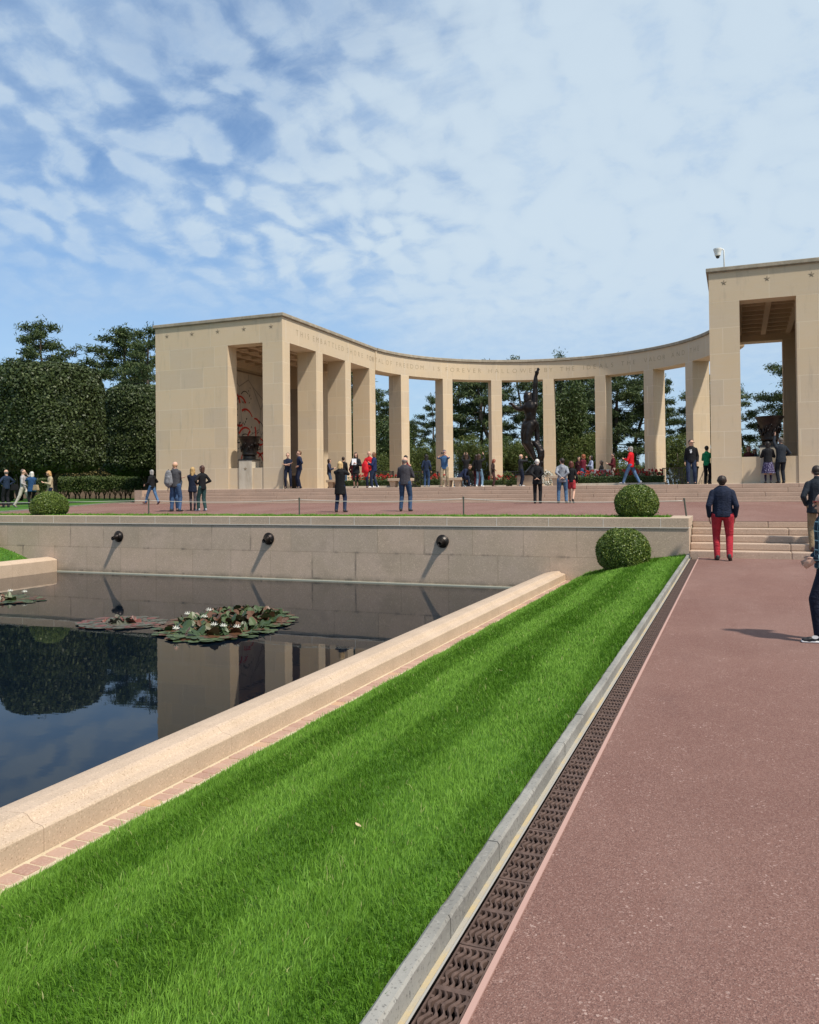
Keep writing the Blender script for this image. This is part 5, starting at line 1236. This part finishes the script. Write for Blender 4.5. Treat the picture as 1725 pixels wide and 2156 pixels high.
        t0 = wri + hd * .035 + wide_ * .028 * (1 if e > 0 else 1); t1 = t0 + wide_ * .028 + hd * .025; add(body, t0, t1, .013, .010); add(body, t1, t1 + hd * .03, .010, .008)
    # legs
    fe = []
    for e, ft in ((-1, legs[0]), (1, legs[1])):
        hj = pel + V3(e * .088 * w, 0, -.015); an = V3(ft[0], ft[1], ft[2] + .085); kn, an = ik(hj, an, .43, .425, V3(e * .12, 1, .1))
        add(body, hj, kn, .078 * w, .052); add(body, kn, an, .054, .036); fe.append((hj, kn, an))
        pit = ft[3] if len(ft) > 3 else 0.0; ta = (toe[0] if e < 0 else toe[1]) if toe else -e * .16
        fd = V3(math.sin(-ta) * math.cos(pit), math.cos(ta) * math.cos(pit), -math.sin(pit)); dn = V3(0, -math.sin(pit), -math.cos(pit)) if pit else V3(0, 0, -1)
        heel = an + dn * .042 - fd * .045; ball_ = an + dn * .052 + fd * .12
        add(shoeP, heel, ball_, .040, .040, (1, 0, 0), .95); add(shoeP, ball_, ball_ + fd * .05, .038, .030, (1, 0, 0), .8); add(shoeP, an + V3(0, 0, .0), heel + V3(0, 0, .03), .042, .040)
        add(body, an, ball_, .030, .028)
    organic('body', body, vox * s, skin, root, 2)
    # eyes
    m = MB()
    for e in (-1, 1): bmesh.ops.create_uvsphere(m.bm, u_segments=8, v_segments=6, radius=.0085 * s, matrix=Matrix.Translation(S(hq(e * .031, .094, .006))))
    m.build('eyes', plain('eye', (.02, .015, .012), .2), root, smooth=True)
    # top
    kind, tc_ = top[0], top[1]; tp = top[2] if len(top) > 2 else None
    g = {'shirt': .012, 'short': .014, 'sweater': .018, 'jacket': .026, 'coat': .028, 'puffer': .040, 'tight': .008}[kind]
    torso(topP, g, 1.0)
    ln_ = {'coat': .42, 'puffer': .16, 'jacket': .10, 'shirt': .10}.get(kind, .06) if len(top) < 4 else top[3]
    if ln_ > .12: add(topP, pel + U * .05, pel - V3(0, 0, ln_), .150 * w + g, .172 * w + g, (1, 0, 0), .72, .12)
    else: add(topP, pel + U * .06, pel - U * ln_, .145 * w + g, .148 * w + g, (1, 0, 0), .74, .15)
    for (sh, el, wri) in wr:
        add(topP, sh, el, .050 * w + g * .75, .041 + g * .6)
        if kind != 'short': add(topP, el, el + (wri - el) * .93, .042 + g * .6, .030 + g * .55)
    if kind in ('jacket', 'coat', 'puffer'): add(topP, neck - U * .02, neck + U * .03 - V3(0, .01, 0), .068, .064)
    if top[0] != 'short' and extra and 'hood' in extra: add(topP, neck + V3(0, -.06, -.02), neck + V3(0, -.10, -.07), .075, .06, (1, 0, 0), .8)
    organic({'shirt': 'shirt', 'short': 'shirt', 'sweater': 'sweater', 'jacket': 'jacket', 'coat': 'coat', 'puffer': 'padded_jacket', 'tight': 'top'}[kind], topP, vox * 1.1 * s, cloth(tc_, .8, tp), root, 7)
    # bottom
    bk, bc = bottom[0], bottom[1]; bp = bottom[2] if len(bottom) > 2 else None
    if bk in ('trousers', 'leggings'):
        gg = .020 if bk == 'trousers' else .006
        add(botP, pel + V3(0, 0, .06), pel - V3(0, 0, .03), .140 * w + .006, .142 * w + .008, (1, 0, 0), .76, .3)
        for hj, kn, an in fe:
            add(botP, hj, kn, .083 * w + gg * .6, .056 + gg); add(botP, kn, an + V3(0, 0, -.01 if bk == 'trousers' else .04), .056 + gg, (.050 if bk == 'trousers' else .038) + gg * .5)
        organic(bk, botP, vox * 1.1 * s, cloth(bc, .85, bp), root, 6)
    elif bk == 'skirt':
        m = MB(); n = 40; rings = []
        for j, (zz_, rx_) in enumerate(((.03, .155), (-.10, .18), (-.30, .205), (-.50, .235))):
            rings.append([m.bm.verts.new(S((math.cos(2 * PI * k / n) * rx_ * w * (1 + .05 * j * math.sin(k * 2.2)), math.sin(2 * PI * k / n) * rx_ * .75 * (1 + .05 * j * math.sin(k * 2.2)), pel[2] + zz_))) for k in range(n)])
        for q0, q1 in zip(rings[:-1], rings[1:]):
            for k in range(n): m.bm.faces.new((q0[k], q0[(k + 1) % n], q1[(k + 1) % n], q1[k]))
        m.build('skirt', cloth(bc, .8, bp), root, smooth=True)
        lg_ = []
        for hj, kn, an in fe: add(lg_, hj, kn, .07, .052); add(lg_, kn, an, .053, .038)
        organic('stockings', lg_, vox * s, cloth(bottom[3] if len(bottom) > 3 else (.02, .02, .025)), root, 2)
    elif bk == 'shorts':
        add(botP, pel + V3(0, 0, .06), pel - V3(0, 0, .03), .146 * w, .15 * w, (1, 0, 0), .78)
        for hj, kn, an in fe: add(botP, hj, hj + (kn - hj) * .6, .10, .095)
        organic('shorts', botP, vox * 1.1 * s, cloth(bc), root, 3)
    for k in (0, 3): organic('shoe', shoeP[k:k + 3], vox * s, plain('shoe_leather', shoes, .55), root, 1)
    # hair
    hk, hc = hair
    if hk == 'cap': 
        add(hairP, hq(0, -.014, .035), hq(0, -.006, .052), .092, .086, hx, 1.12); add(hairP, hq(0, .09, .045), hq(0, .15, .035), .045, .04, hx, .35); nm = 'cap'
    elif hk == 'bald': add(hairP, hq(0, -.048, -.015), hq(0, -.05, -.03), .080, .068, hx, .85); add(hairP, hq(-.05, -.02, -.01), hq(.05, -.02, -.01), .045, .045, None, 1); nm = 'hair'
    elif hk != 'none':
        if hk == 'tonsure': add(hairP, hq(0, -.030, .012), hq(0, -.026, .022), .095, .091, hx, 1.06); add(hairP, hq(0, -.052, -.02), hq(0, -.05, -.035), .080, .070, hx, .85); add(body, hq(0, -.078, .066), hq(0, -.050, .088), .046, .050, hx, 1.0)
        else: add(hairP, hq(0, -.026, .030), hq(0, -.018, .048), .094, .088, hx, 1.08)
        add(hairP, hq(0, -.026, .020), hq(0, -.018, .028), .080, .074, hx, 1.08); add(hairP, hq(0, -.045, -.005), hq(0, -.05, -.03), .082, .064, hx, .85); nm = 'hair'
        if hk in ('bob', 'long'):
            for e in (-1, 1): add(hairP, hq(e * .062, .01, .03), hq(e * .068, -.01, -.085), .038, .036, None, 1)
            add(hairP, hq(0, -.055, .0), hq(0, -.055, -.10), .085, .070, hx, .7)
            add(hairP, hq(-.03, .07, .075), hq(.04, .066, .078), .022, .024, None, 1)
        if hk == 'long':
            add(hairP, hq(0, -.065, -.08), hq(0, -.085, -.27), .078, .050, hx, .55)
            for e in (-1, 1): add(hairP, hq(e * .07, -.02, -.08), hq(e * .085, .015, -.24), .034, .024, None, 1)
        if hk == 'curly': 
            for i in range(22): a = i * 2.4; zc_ = .09 - i * .009; add(hairP, hq(.085 * math.cos(a), -.035 + .07 * math.sin(a), zc_), hq(.09 * math.cos(a), -.04 + .075 * math.sin(a), zc_ - .01), .026, .026, None, 1)
    if hairP: organic(nm, hairP, vox * .8 * s, hairm(hc) if nm == 'hair' else cloth(hc), root, 1)
    if extra and 'glasses' in extra:
        m = MB()
        for e in (-1, 1): P_ = S(hq(e * .034, .108, .012)); m.lathe([(.004, -.006), (.024, -.004), (.026, 0), (.024, .004)], (0, 0, 0), 14, 'y')
        for v in m.bm.verts: pass
        m.bm.free(); m = MB()
        for e in (-1, 1):
            c = hq(e * .034, .106, .010); q = [c + Hx * a + Hu * b + Hf * 0 for a, b in ((-.028, .014), (.028, .014), (.024, -.016), (-.024, -.016))]; q2 = [p + Hf * .008 for p in q]
            m.hexa([S(p) for p in q] + [S(p) for p in q2]); a = hq(e * .060, .106, .016); b = hq(e * .088, .0, .012); m.tube([S(a), S(b)], .004 * s, 6)
        m.tube([S(hq(-.01, .114, .014)), S(hq(.01, .114, .014))], .004 * s, 6); m.build('glasses', plain('glasses', extra['glasses'] if isinstance(extra, dict) else (.01, .01, .01), .3), root)
    root['_w'] = 0; del root['_w']
    info = dict(root=root, s=s, wr=wr, fe=fe, pel=pel, sc=sc_, neck=neck, head=head, U=U, hq=hq); return info
def world(info, p): 
    r = info['root']; c, s_ = math.cos(r.rotation_euler.z), math.sin(r.rotation_euler.z); q = np.array(p) * info['s']; return (r.location.x + c * q[0] - s_ * q[1], r.location.y + s_ * q[0] + c * q[1], r.location.z + q[2])
STAND = ((-.10, 0, 0), (.10, 0, 0)); APART = ((-.15, 0, 0), (.15, .03, 0))
def walk(f=.28, l=1): return ((-.08, f * l, 0, -.1 if l > 0 else .5), (.08, -f * l, .05 if l > 0 else 0, .55 if l > 0 else -.1))
NAVY = (.012, .018, .038); BLK = (.012, .012, .014); JEAN = (.045, .085, .17); DJEAN = (.018, .028, .060); GREY = (.06, .06, .068); KHAKI = (.27, .22, .15); MAR = (.10, .012, .018); RED = (.50, .015, .02)
BRN = (.05, .025, .015); DBR = (.025, .014, .01); BLOND = (.42, .27, .11); GRAYH = (.25, .24, .23); WHITEH = (.62, .58, .53); GING = (.28, .08, .03); BLKH = (.012, .010, .010)
J = ('jacket', 'trousers')
# --- lower path and steps (nearest)
P_red = person('man in navy jacket and red trousers walking towards the lower steps', -0.30, 18.05, 0.0, 3, 1.76, (((.255, .02, -.52), (.5, -1, 0)), ((.245, .06, -.52), (.5, -1, 0))), ((-.11, .06, 0), (.12, -.10, .02, .35)), wide=1.24, top=('jacket', (.014, .020, .042), None, .03), bottom=('trousers', (.42, .030, .045)), hair=('tonsure', DBR), vox=.009)
P_bl = person('man in dark blazer and khaki trousers on the lower steps at the right frame edge', 1.53, 18.98, 0.145, 2, 1.78, (((.20, .08, -.46), (.6, -1, 0)), 'down'), ((-.10, -.02, 0), (.10, .25, .145)), wide=1.06, top=('jacket', (.020, .026, .035), None, .13), bottom=('trousers', (.25, .185, .11)), hair=('short', DBR), shoes=(.05, .02, .015), nod=.25, vox=.009)
P_boy = person('boy in dark plaid padded jacket and black shoes at the right frame edge', 0.80, 8.98, 0.0, 92, 1.46, (((.20, .13, -.43), (.5, -1, -.2)), ((.20, .12, -.44), (.5, -1, -.2))), ((-.09, .10, 0), (.09, -.06, 0)), top=('puffer', (.015, .035, .055), 'plaid', .06), bottom=('trousers', (.010, .013, .028)), hair=('short', BRN), shoes=(.010, .010, .012), extra={'glasses': (.20, .02, .02)}, vox=.0075)
r_ = P_boy['root']
m = MB()
for hj, kn, an in P_boy['fe']:
    q = an * P_boy['s']; m.box(q[0] - .045, q[0] + .045, q[1] - .085, q[1] + .165, 0.002, .024)
m.build('shoe_soles', plain('rubber_white', (.75, .74, .72), .6), r_, bevel=.012)
m = MB(); q = P_boy['fe'][0][2] * P_boy['s']
for k in range(1): 
    c = (q[0] - .0515, q[1] + .045, .062); n = 18; v = [m.bm.verts.new((c[0] + .012 * math.cos(2 * PI * i / n) * 0 - .002, c[1] + .030 * math.cos(2 * PI * i / n), c[2] + .017 * math.sin(2 * PI * i / n))) for i in range(n)]; m.bm.faces.new(v)
m.build('shoe_badge', plain('badge_white', (.7, .7, .7)), r_, recalc=False)
# --- terrace
person('bald man in grey sweater and jeans with a grey backpack, seen from behind', -19.05, 24.6, terr_z(24.6), 8, 1.82, ('cross', 'cross'), APART, wide=1.18, top=('sweater', GREY), bottom=('trousers', JEAN, 'denim'), hair=('bald', (.40, .22, .12)), vox=.012)
person('dark haired person mostly hidden behind the bald man with the backpack', -19.45, 25.1, terr_z(25.1), 200, 1.70, top=('sweater', (.05, .06, .08)), bottom=('trousers', JEAN, 'denim'), hair=('short', BLKH), wide=.95)
person('woman with long fair hair in navy coat and grey leggings, hand on hip', -18.95, 25.5, terr_z(25.5), 30, 1.62, ('cross', 'hip'), ((-.07, .02, 0), (.09, -.12, 0)), top=('coat', NAVY, None, .17), bottom=('leggings', (.09, .075, .085)), hair=('long', BLOND), shoes=(.02, .02, .02), vox=.012, wide=.92)
person('woman with short brown hair in black fleece and dark green trousers', -18.15, 25.0, terr_z(25), 70, 1.66, ('pocket', 'pocket'), ((-.07, .16, 0), (.07, -.10, 0)), top=('sweater', BLK, None, .08), bottom=('trousers', (.025, .06, .06)), hair=('bob', (.07, .03, .02)), shoes=(.35, .35, .38), vox=.012, wide=.95)
o = empty('backpack', (-19.17, 24.40, terr_z(24.6) + 1.24), R(14), 'grey backpack hanging on the back of the bald man', 'backpack')
organic('bag', [((0, -.03, -.20), (0, -.03, .16), .15, .11, (1, 0, 0), .62), ((0, -.10, -.16), (0, -.09, -.02), .10, .085, (1, 0, 0), .55), ((-.08, -.03, -.18), (-.06, -.03, .12), .09, .07, (1, 0, 0), .8), ((.08, -.03, -.18), (.06, -.03, .12), .09, .07, (1, 0, 0), .8)], .012, cloth((.20, .20, .215)), o, 2)
m = MB(); m.tube([(-.07, .02, .20), (-.05, .10, .27), (.0, .2, .2)], .016, 6); m.tube([(.09, .02, .20), (.14, .12, .27), (.18, .2, .2)], .016, 6); m.tube([(-.03, -.02, .25), (0, -.03, .30), (.03, -.02, .25)], .009, 6); m.build('straps', cloth(BLK), o)
m = MB(); m.tube([(-.085, -.135, -.15), (-.07, -.15, .0), (0, -.155, .03), (.07, -.15, .0), (.085, -.135, -.15)], .004, 5); m.build('zip', M_black, o)
person('blonde woman in long black coat and jeans photographing, seen from behind', -12.14, 24.2, terr_z(24.2), 6, 1.67, ('face', 'face'), APART, top=('coat', (.010, .010, .011), None, .30), bottom=('trousers', DJEAN, 'denim'), hair=('bob', (.50, .34, .16)), extra={'hood': 1}, vox=.012, wide=1.05)
person('stout grey haired man in dark grey sweater and jeans, seen from behind', -10.12, 24.9, terr_z(24.9), 5, 1.78, ('hold', 'hold'), APART, wide=1.20, top=('sweater', (.055, .052, .062)), bottom=('trousers', (.03, .06, .12), 'denim'), hair=('bald', (.16, .13, .11)), vox=.012)
person('white haired man in black suit with hands clasped behind his back', -7.33, 31.9, terr_z(31.9), 10, 1.74, ('back', 'back'), STAND, top=('jacket', BLK, None, .16), bottom=('trousers', BLK), hair=('short', WHITEH), vox=.012, wide=1.05)
person('man in grey hooded sweatshirt and blue jeans with hands behind his back', -6.39, 32.1, terr_z(32.1), 12, 1.76, ('back', 'back'), APART, top=('sweater', (.27, .285, .32), None, .09), bottom=('trousers', (.075, .14, .24), 'denim'), hair=('short', DBR), turn=.5, extra={'hood': 1}, vox=.012, wide=1.15)
person('auburn haired woman in black with red shorts walking beside the grey hooded man', -6.08, 32.35, terr_z(32.35), 5, 1.64, ('down', 'down'), walk(.2), top=('sweater', BLK), bottom=('shorts', (.45, .05, .06)), hair=('bob', (.10, .03, .02)), wide=.95)
person('man in navy sweater with his hands on his back at the far left edge', -31.4, 28.3, terr_z(28.3), 80, 1.76, ('hip', 'hip'), ((-.08, .08, 0), (.08, -.05, 0)), top=('sweater', (.018, .032, .065)), bottom=('trousers', (.015, .015, .02)), hair=('bald', (.12, .10, .09)))
person('man in pale plaid shirt and cream trousers striding with a black shoulder bag', -30.7, 28.6, terr_z(28.6), -60, 1.76, ('face', 'fwd'), walk(.34), top=('shirt', (.42, .40, .40), 'plaid'), bottom=('trousers', (.60, .54, .47)), hair=('short', (.14, .10, .08)), shoes=(.08, .08, .09), wide=1.08)
person('white haired woman in bright navy jacket with a tan bag at the left', -29.95, 28.4, terr_z(28.4), 60, 1.64, ('face', 'face'), STAND, top=('jacket', (.02, .065, .16), None, .14), bottom=('trousers', BLK), hair=('bob', WHITEH), wide=1.15)
person('fair haired woman in beige jacket over a white top holding a tablet', -28.75, 28.3, terr_z(28.3), 150, 1.66, ('hold', 'down'), STAND, top=('jacket', (.42, .34, .22), None, .12), bottom=('trousers', NAVY), hair=('bob', (.45, .26, .10)), nod=.35)
person('grey haired woman in black jacket and jeans walking past the left pavilion', -26.05, 31.9, terr_z(31.9), 85, 1.66, ('fwd', 'pocket'), walk(.36), top=('jacket', BLK, None, .08), bottom=('trousers', (.06, .12, .22), 'denim'), hair=('bob', GRAYH), shoes=(.10, .02, .02), extra={'hood': 1})
# --- platform
PZ0 = 1.6
person('police officer in short sleeved black uniform with folded arms', -20.35, 34.93, PZ0, 205, 1.74, ('cross', 'crossL'), ((-.14, 0, 0), (.12, 0, 0)), top=('short', (.012, .016, .035)), bottom=('trousers', (.012, .016, .034)), hair=('short', (.06, .035, .02)), shoes=BLK, vox=.012, wide=1.05)
person('tall police officer in long sleeved navy uniform with a hand on his hip', -19.72, 34.95, PZ0, 130, 1.83, ('hip', 'hip'), APART, top=('sweater', (.012, .018, .045)), bottom=('trousers', (.012, .016, .036)), hair=('short', (.14, .07, .035)), shoes=BLK, vox=.012, wide=1.08)
person('woman in dark jacket and jeans half hidden behind the second pier', -21.35, 41.2, PZ0, -70, 1.66, ('hold', 'hold'), STAND, top=('jacket', (.03, .035, .07)), bottom=('trousers', (.06, .09, .15), 'denim'), hair=('bob', DBR))
person('man in black sweater and jeans facing the third pier with a black bag', -20.3, 40.9, PZ0, 10, 1.74, ('face', 'down'), STAND, top=('sweater', BLK), bottom=('trousers', (.09, .15, .22), 'denim'), hair=('short', DBR), wide=1.1)
person('person in maroon sweater and grey cap beside the man in black', -19.85, 41.2, PZ0, -20, 1.66, top=('sweater', MAR), bottom=('trousers', DJEAN), hair=('cap', (.22, .20, .18)))
F22 = person('young woman with long dark hair in black coat holding a white booklet', -17.0, 35.6, PZ0, 195, 1.70, ('hold', 'hold'), ((-.07, 0, 0), (.09, -.06, 0)), top=('puffer', (.012, .014, .018), None, .20), bottom=('leggings', BLK), hair=('long', (.035, .018, .012)), wide=.92)
person('bald man in red jacket behind the woman in the navy padded jacket', -16.85, 36.8, PZ0, 200, 1.80, ('hold', 'hold'), STAND, top=('jacket', RED), bottom=('trousers', DJEAN), hair=('none', BLKH))
person('woman in navy padded jacket and white shoes carrying a red jacket', -16.0, 35.5, PZ0, 110, 1.68, ('hold', 'hold'), ((-.10, .1, 0), (.10, -.14, 0)), top=('puffer', (.015, .025, .085), None, .10), bottom=('trousers', DJEAN), hair=('bob', (.16, .07, .03)), shoes=(.75, .75, .73))
person('girl in maroon sweater and black trousers looking down by the fourth pier', -15.85, 39.0, PZ0, -30, 1.66, ('hold', 'hold'), STAND, top=('sweater', (.17, .015, .025)), bottom=('trousers', BLK), hair=('bob', BLKH), nod=.35, wide=.95)
person('girl with long black hair in navy tracksuit seen from behind', -14.4, 38.3, PZ0, 10, 1.64, top=('sweater', (.018, .03, .065)), bottom=('trousers', (.03, .06, .13)), hair=('long', BLKH), shoes=(.3, .3, .3), wide=.92)
P28 = person('man in grey cap, blue shirt and khaki trousers holding a phone up to photograph', -13.1, 37.3, PZ0, 190, 1.78, ('phone', 'phone'), APART, top=('short', (.045, .11, .23)), bottom=('trousers', KHAKI), hair=('cap', (.12, .10, .13)), shoes=(.16, .13, .10), wide=1.12, vox=.012)
person('youth in navy tracksuit bent over on the stone bench', -12.85, 38.9, PZ0, -75, 1.70, ('lap', 'lap'), ((-.10, .45, 0), (.12, .48, 0)), hip=.52, lean=.75, nod=.4, top=('jacket', (.015, .022, .055)), bottom=('trousers', NAVY), hair=('short', (.10, .05, .03)))
person('girl in black top with arms raised, black track trousers with white stripes', -12.55, 39.0, PZ0, 20, 1.66, ('up', 'up'), STAND, top=('sweater', BLK), bottom=('trousers', BLK), hair=('long', (.05, .025, .015)), shoes=(.2, .2, .2))
person('dark haired girl in maroon trousers between the two girls with raised arms', -12.2, 39.6, PZ0, 0, 1.62, top=('sweater', BLK), bottom=('trousers', (.05, .01, .015)), hair=('long', DBR), wide=.9)
person('girl in black jacket and light blue jeans with arms raised, white shoes', -11.85, 38.9, PZ0, -10, 1.62, ('face', 'up'), APART, top=('jacket', BLK), bottom=('trousers', (.14, .23, .33), 'denim'), hair=('long', (.05, .025, .015)), shoes=(.75, .75, .75), wide=.95)
person('child with short red hair in brown leather jacket looking down', -12.0, 41.9, PZ0, -80, 1.46, ('pocket', 'pocket'), STAND, top=('jacket', (.035, .022, .02)), bottom=('trousers', (.07, .035, .035)), hair=('bob', (.22, .05, .025)), nod=.35, wide=.95)
person('grey haired man in dark jacket photographing beside the statue pedestal', -10.75, 42.9, PZ0, -60, 1.72, ('phone', 'phone'), STAND, top=('jacket', (.03, .032, .036), None, .12), bottom=('trousers', NAVY), hair=('bald', GRAYH), shoes=(.5, .5, .5), wide=1.1)
person('person with long dark hair behind the red haired woman', -8.15, 45.7, PZ0, 180, 1.62, top=('sweater', (.04, .01, .015)), bottom=('trousers', BLK), hair=('long', DBR))
person('woman with curly red hair in maroon top and jeans with folded arms', -7.65, 44.2, PZ0, 60, 1.68, ('cross', 'hold'), STAND, top=('short', (.14, .015, .03)), bottom=('trousers', (.05, .12, .22), 'denim'), hair=('curly', GING), wide=1.05)
person('woman in blue and white top with a dark shawl and grey skirt', -7.3, 44.6, PZ0, 120, 1.62, ('hold', 'hold'), STAND, top=('shirt', (.35, .38, .55), 'plaid'), bottom=('shorts', (.16, .15, .14)), hair=('bob', BLKH))
person('woman with short dark hair in black sitting among the backpacks', -6.8, 44.9, PZ0, 80, 1.60, ('hold', 'hold'), ((-.1, .3, 0), (.1, .34, 0)), hip=.66, top=('sweater', BLK), bottom=('trousers', (.10, .10, .11)), hair=('bob', DBR))
person('man in maroon and black jacket with white stripe and beige trousers', -6.25, 45.4, PZ0, 110, 1.74, ('hold', 'hold'), STAND, top=('jacket', MAR), bottom=('trousers', (.45, .40, .34)), hair=('short', BLKH))
P40 = person('grey haired man in bright red jacket and jeans striding to the left', -4.25, 36.3, PZ0, 80, 1.78 * .93, ('hold', 'hold'), walk(.36), top=('jacket', (.62, .012, .02), None, .10), bottom=('trousers', (.07, .13, .24), 'denim'), hair=('bob', GRAYH), shoes=(.30, .32, .36), wide=1.1, vox=.012)
P41 = person('man in sunglasses and black jacket with a white print on his chest', -1.73, 35.1, PZ0, 178, 1.80, ('down', 'down'), ((-.13, 0, 0), (.12, .1, 0)), turn=.75, top=('jacket', BLK, None, .06), bottom=('trousers', DJEAN, 'denim'), hair=('short', DBR), extra={'glasses': (.01, .01, .01)}, wide=1.1, vox=.010)
person('youth in green hooded sweatshirt half hidden by the right pavilion', -1.20, 36.9, PZ0, -25, 1.62, ('hold', 'hold'), STAND, top=('sweater', (.012, .22, .09)), bottom=('trousers', BLK), hair=('short', BLKH), extra={'hood': 1}, vox=.012)
person('woman with dark hair in black jacket and patterned skirt at the right urn', 1.10, 34.62, PZ0, 5, 1.62, ('hold', 'hold'), STAND, top=('jacket', (.014, .014, .017), None, .06), bottom=('skirt', (.045, .035, .09), 'print', (.03, .02, .04)), hair=('bob', BLKH), wide=1.05, vox=.012)
person('man in dark jacket reaching one hand up to the right urn', 1.56, 34.66, PZ0, 25, 1.76, (((.10, .25, .42), (.6, .2, -.6)), 'pocket'), STAND, top=('jacket', (.022, .028, .038), None, .12), bottom=('trousers', (.016, .020, .028)), hair=('short', (.10, .09, .08)), wide=1.15, vox=.012)
person('red haired visitor inside the right pavilion, only the head showing above the low wall', 0.45, 38.2, PZ0, 170, 1.62, top=('sweater', (.09, .02, .02)), bottom=('trousers', BLK), hair=('bob', (.12, .035, .02)))
person('brown haired visitor inside the right pavilion beside the urn pedestal', 0.72, 39.5, PZ0, 150, 1.55, top=('jacket', (.05, .05, .07)), bottom=('trousers', BLK), hair=('long', (.10, .05, .025)))
person('visitor in green top inside the left pavilion behind the low wall', -23.95, 36.9, PZ0, 120, 1.58, top=('sweater', (.03, .17, .10)), bottom=('trousers', BLK), hair=('short', BLKH))

# things people hold or carry
def held(kind, info, lb, cat, size, col_, off, hand=0):
    p = world(info, info['wr'][hand][2] + V3(*off)); m = MB(); a, b, c = size; m.box(-a, a, -b, b, -c, c); o = m.build(kind, col_, bevel=min(a, b, c) * .4); o.location = p; o.rotation_euler = (R(8), 0, info['root'].rotation_euler.z); return tag(o, lb, cat)
held('booklet', F22, 'white booklet with a dark picture held by the young woman in the black coat', 'booklet', (.11, .004, .15), plain('paper', (.75, .75, .76)), (.12, .06, .10))
held('phone', P28, 'dark phone held sideways by the man in the blue shirt', 'phone', (.08, .006, .04), M_black, (.09, .06, .05))
# carried red jacket
o = organic('red_jacket', [((0, 0, 0), (.05, 0, -.30), .13, .17, (1, 0, 0), .6), ((.05, 0, -.3), (.02, .02, -.55), .15, .09, (1, 0, 0), .5), ((-.1, 0, -.05), (-.14, .02, -.4), .07, .05, None, 1)], .015, cloth((.60, .02, .03)), None, 3)
o.location = (-16.38, 35.3, 1.6 + 1.15); tag(o, 'crumpled red jacket hanging over the arm of the woman in navy', 'jacket')
def bag(x, y, z, rz, lb, c, s=1.0, strap=True):
    root = empty('shoulder_bag', (x, y, z), R(rz), lb, 'bag'); m = MB(); m.hexa([(-.15 * s, -.05 * s, -.13 * s), (.15 * s, -.05 * s, -.13 * s), (.15 * s, .05 * s, -.13 * s), (-.15 * s, .05 * s, -.13 * s), (-.12 * s, -.035 * s, .10 * s), (.12 * s, -.035 * s, .10 * s), (.12 * s, .035 * s, .10 * s), (-.12 * s, .035 * s, .10 * s)]); m.build('bag', cloth(c), root, bevel=.02 * s)
    if strap: m = MB(); m.tube([(-.11 * s, 0, .09 * s), (-.05 * s, .05, .35), (.02 * s, .08, .58)], .010, 6); m.tube([(.11 * s, 0, .09 * s), (.08 * s, .05, .35), (.03 * s, .08, .58)], .010, 6); m.build('strap', cloth(BLK), root)
bag(-31.05, 28.45, 0.86 + .95, 20, 'black shoulder bag of the man in the plaid shirt', BLK, 1.2)
bag(-29.60, 28.3, 0.86 + .92, 0, 'tan shoulder bag of the white haired woman', (.40, .29, .17), 1.1)
bag(-3.98, 36.3, 1.6 + .98, 80, 'black camera bag on the hip of the man in the red jacket', BLK, .9)
for i, (x, y, c, lb) in enumerate(((-6.62, 44.2, (.06, .07, .09), 'dark backpack piled left among the seated group'), (-6.45, 44.5, (.16, .17, .19), 'light grey backpack piled beside the dark one'), (-6.95, 43.9, (.30, .28, .30), 'pale patterned backpack in front of the seated woman'))):
    root = empty('backpack', (x, y, 2.03), R(i * 40), lb, 'backpack'); m = MB(); m.box(-.17, .17, -.1, .1, -.03, .42); m.box(-.12, .12, -.15, -.101, .02, .22); m.build('bag', cloth(c), root, bevel=.04)
root = empty('low_table', (-6.6, 44.3, 1.6), label='low stone ledge carrying the backpacks behind the right flower bed', cat='ledge'); m = MB(); m.box(-.8, .8, -.6, .5, 0, .38); m.build('slab', M_wallcap, root, bevel=.02)
# white print on the dark jacket of the man in sunglasses
r_ = P41['root']; s = P41['s']; m = MB(); rr = random.Random(4); c = (P41['sc'] - P41['U'] * .14) * s
for k in range(3):
    n = 10; cx, cz, ra = ((0, 0, .050), (-.012, .075, .030), (.035, .07, .022))[k]
    v = [m.bm.verts.new((c[0] + cx + ra * math.cos(2 * PI * i / n) * rr.uniform(.7, 1.1), c[1] + .150, c[2] + cz + ra * math.sin(2 * PI * i / n) * rr.uniform(.7, 1.1))) for i in range(n)]
    q = [m.bm.verts.new((u.co.x, u.co.y + .004, u.co.z)) for u in v]; m.bm.faces.new(q)
    for i in range(n): m.bm.faces.new((v[i], v[(i + 1) % n], q[(i + 1) % n], q[i]))
m.build('chest_print', plain('print_white', (.7, .7, .7)), r_)
# belts and badges of the officers are part of their uniforms
for ob in list(bpy.data.objects):
    if ob.type == 'EMPTY' and not ob.children: print('childless', ob.name)
print('objects', len(bpy.data.objects))
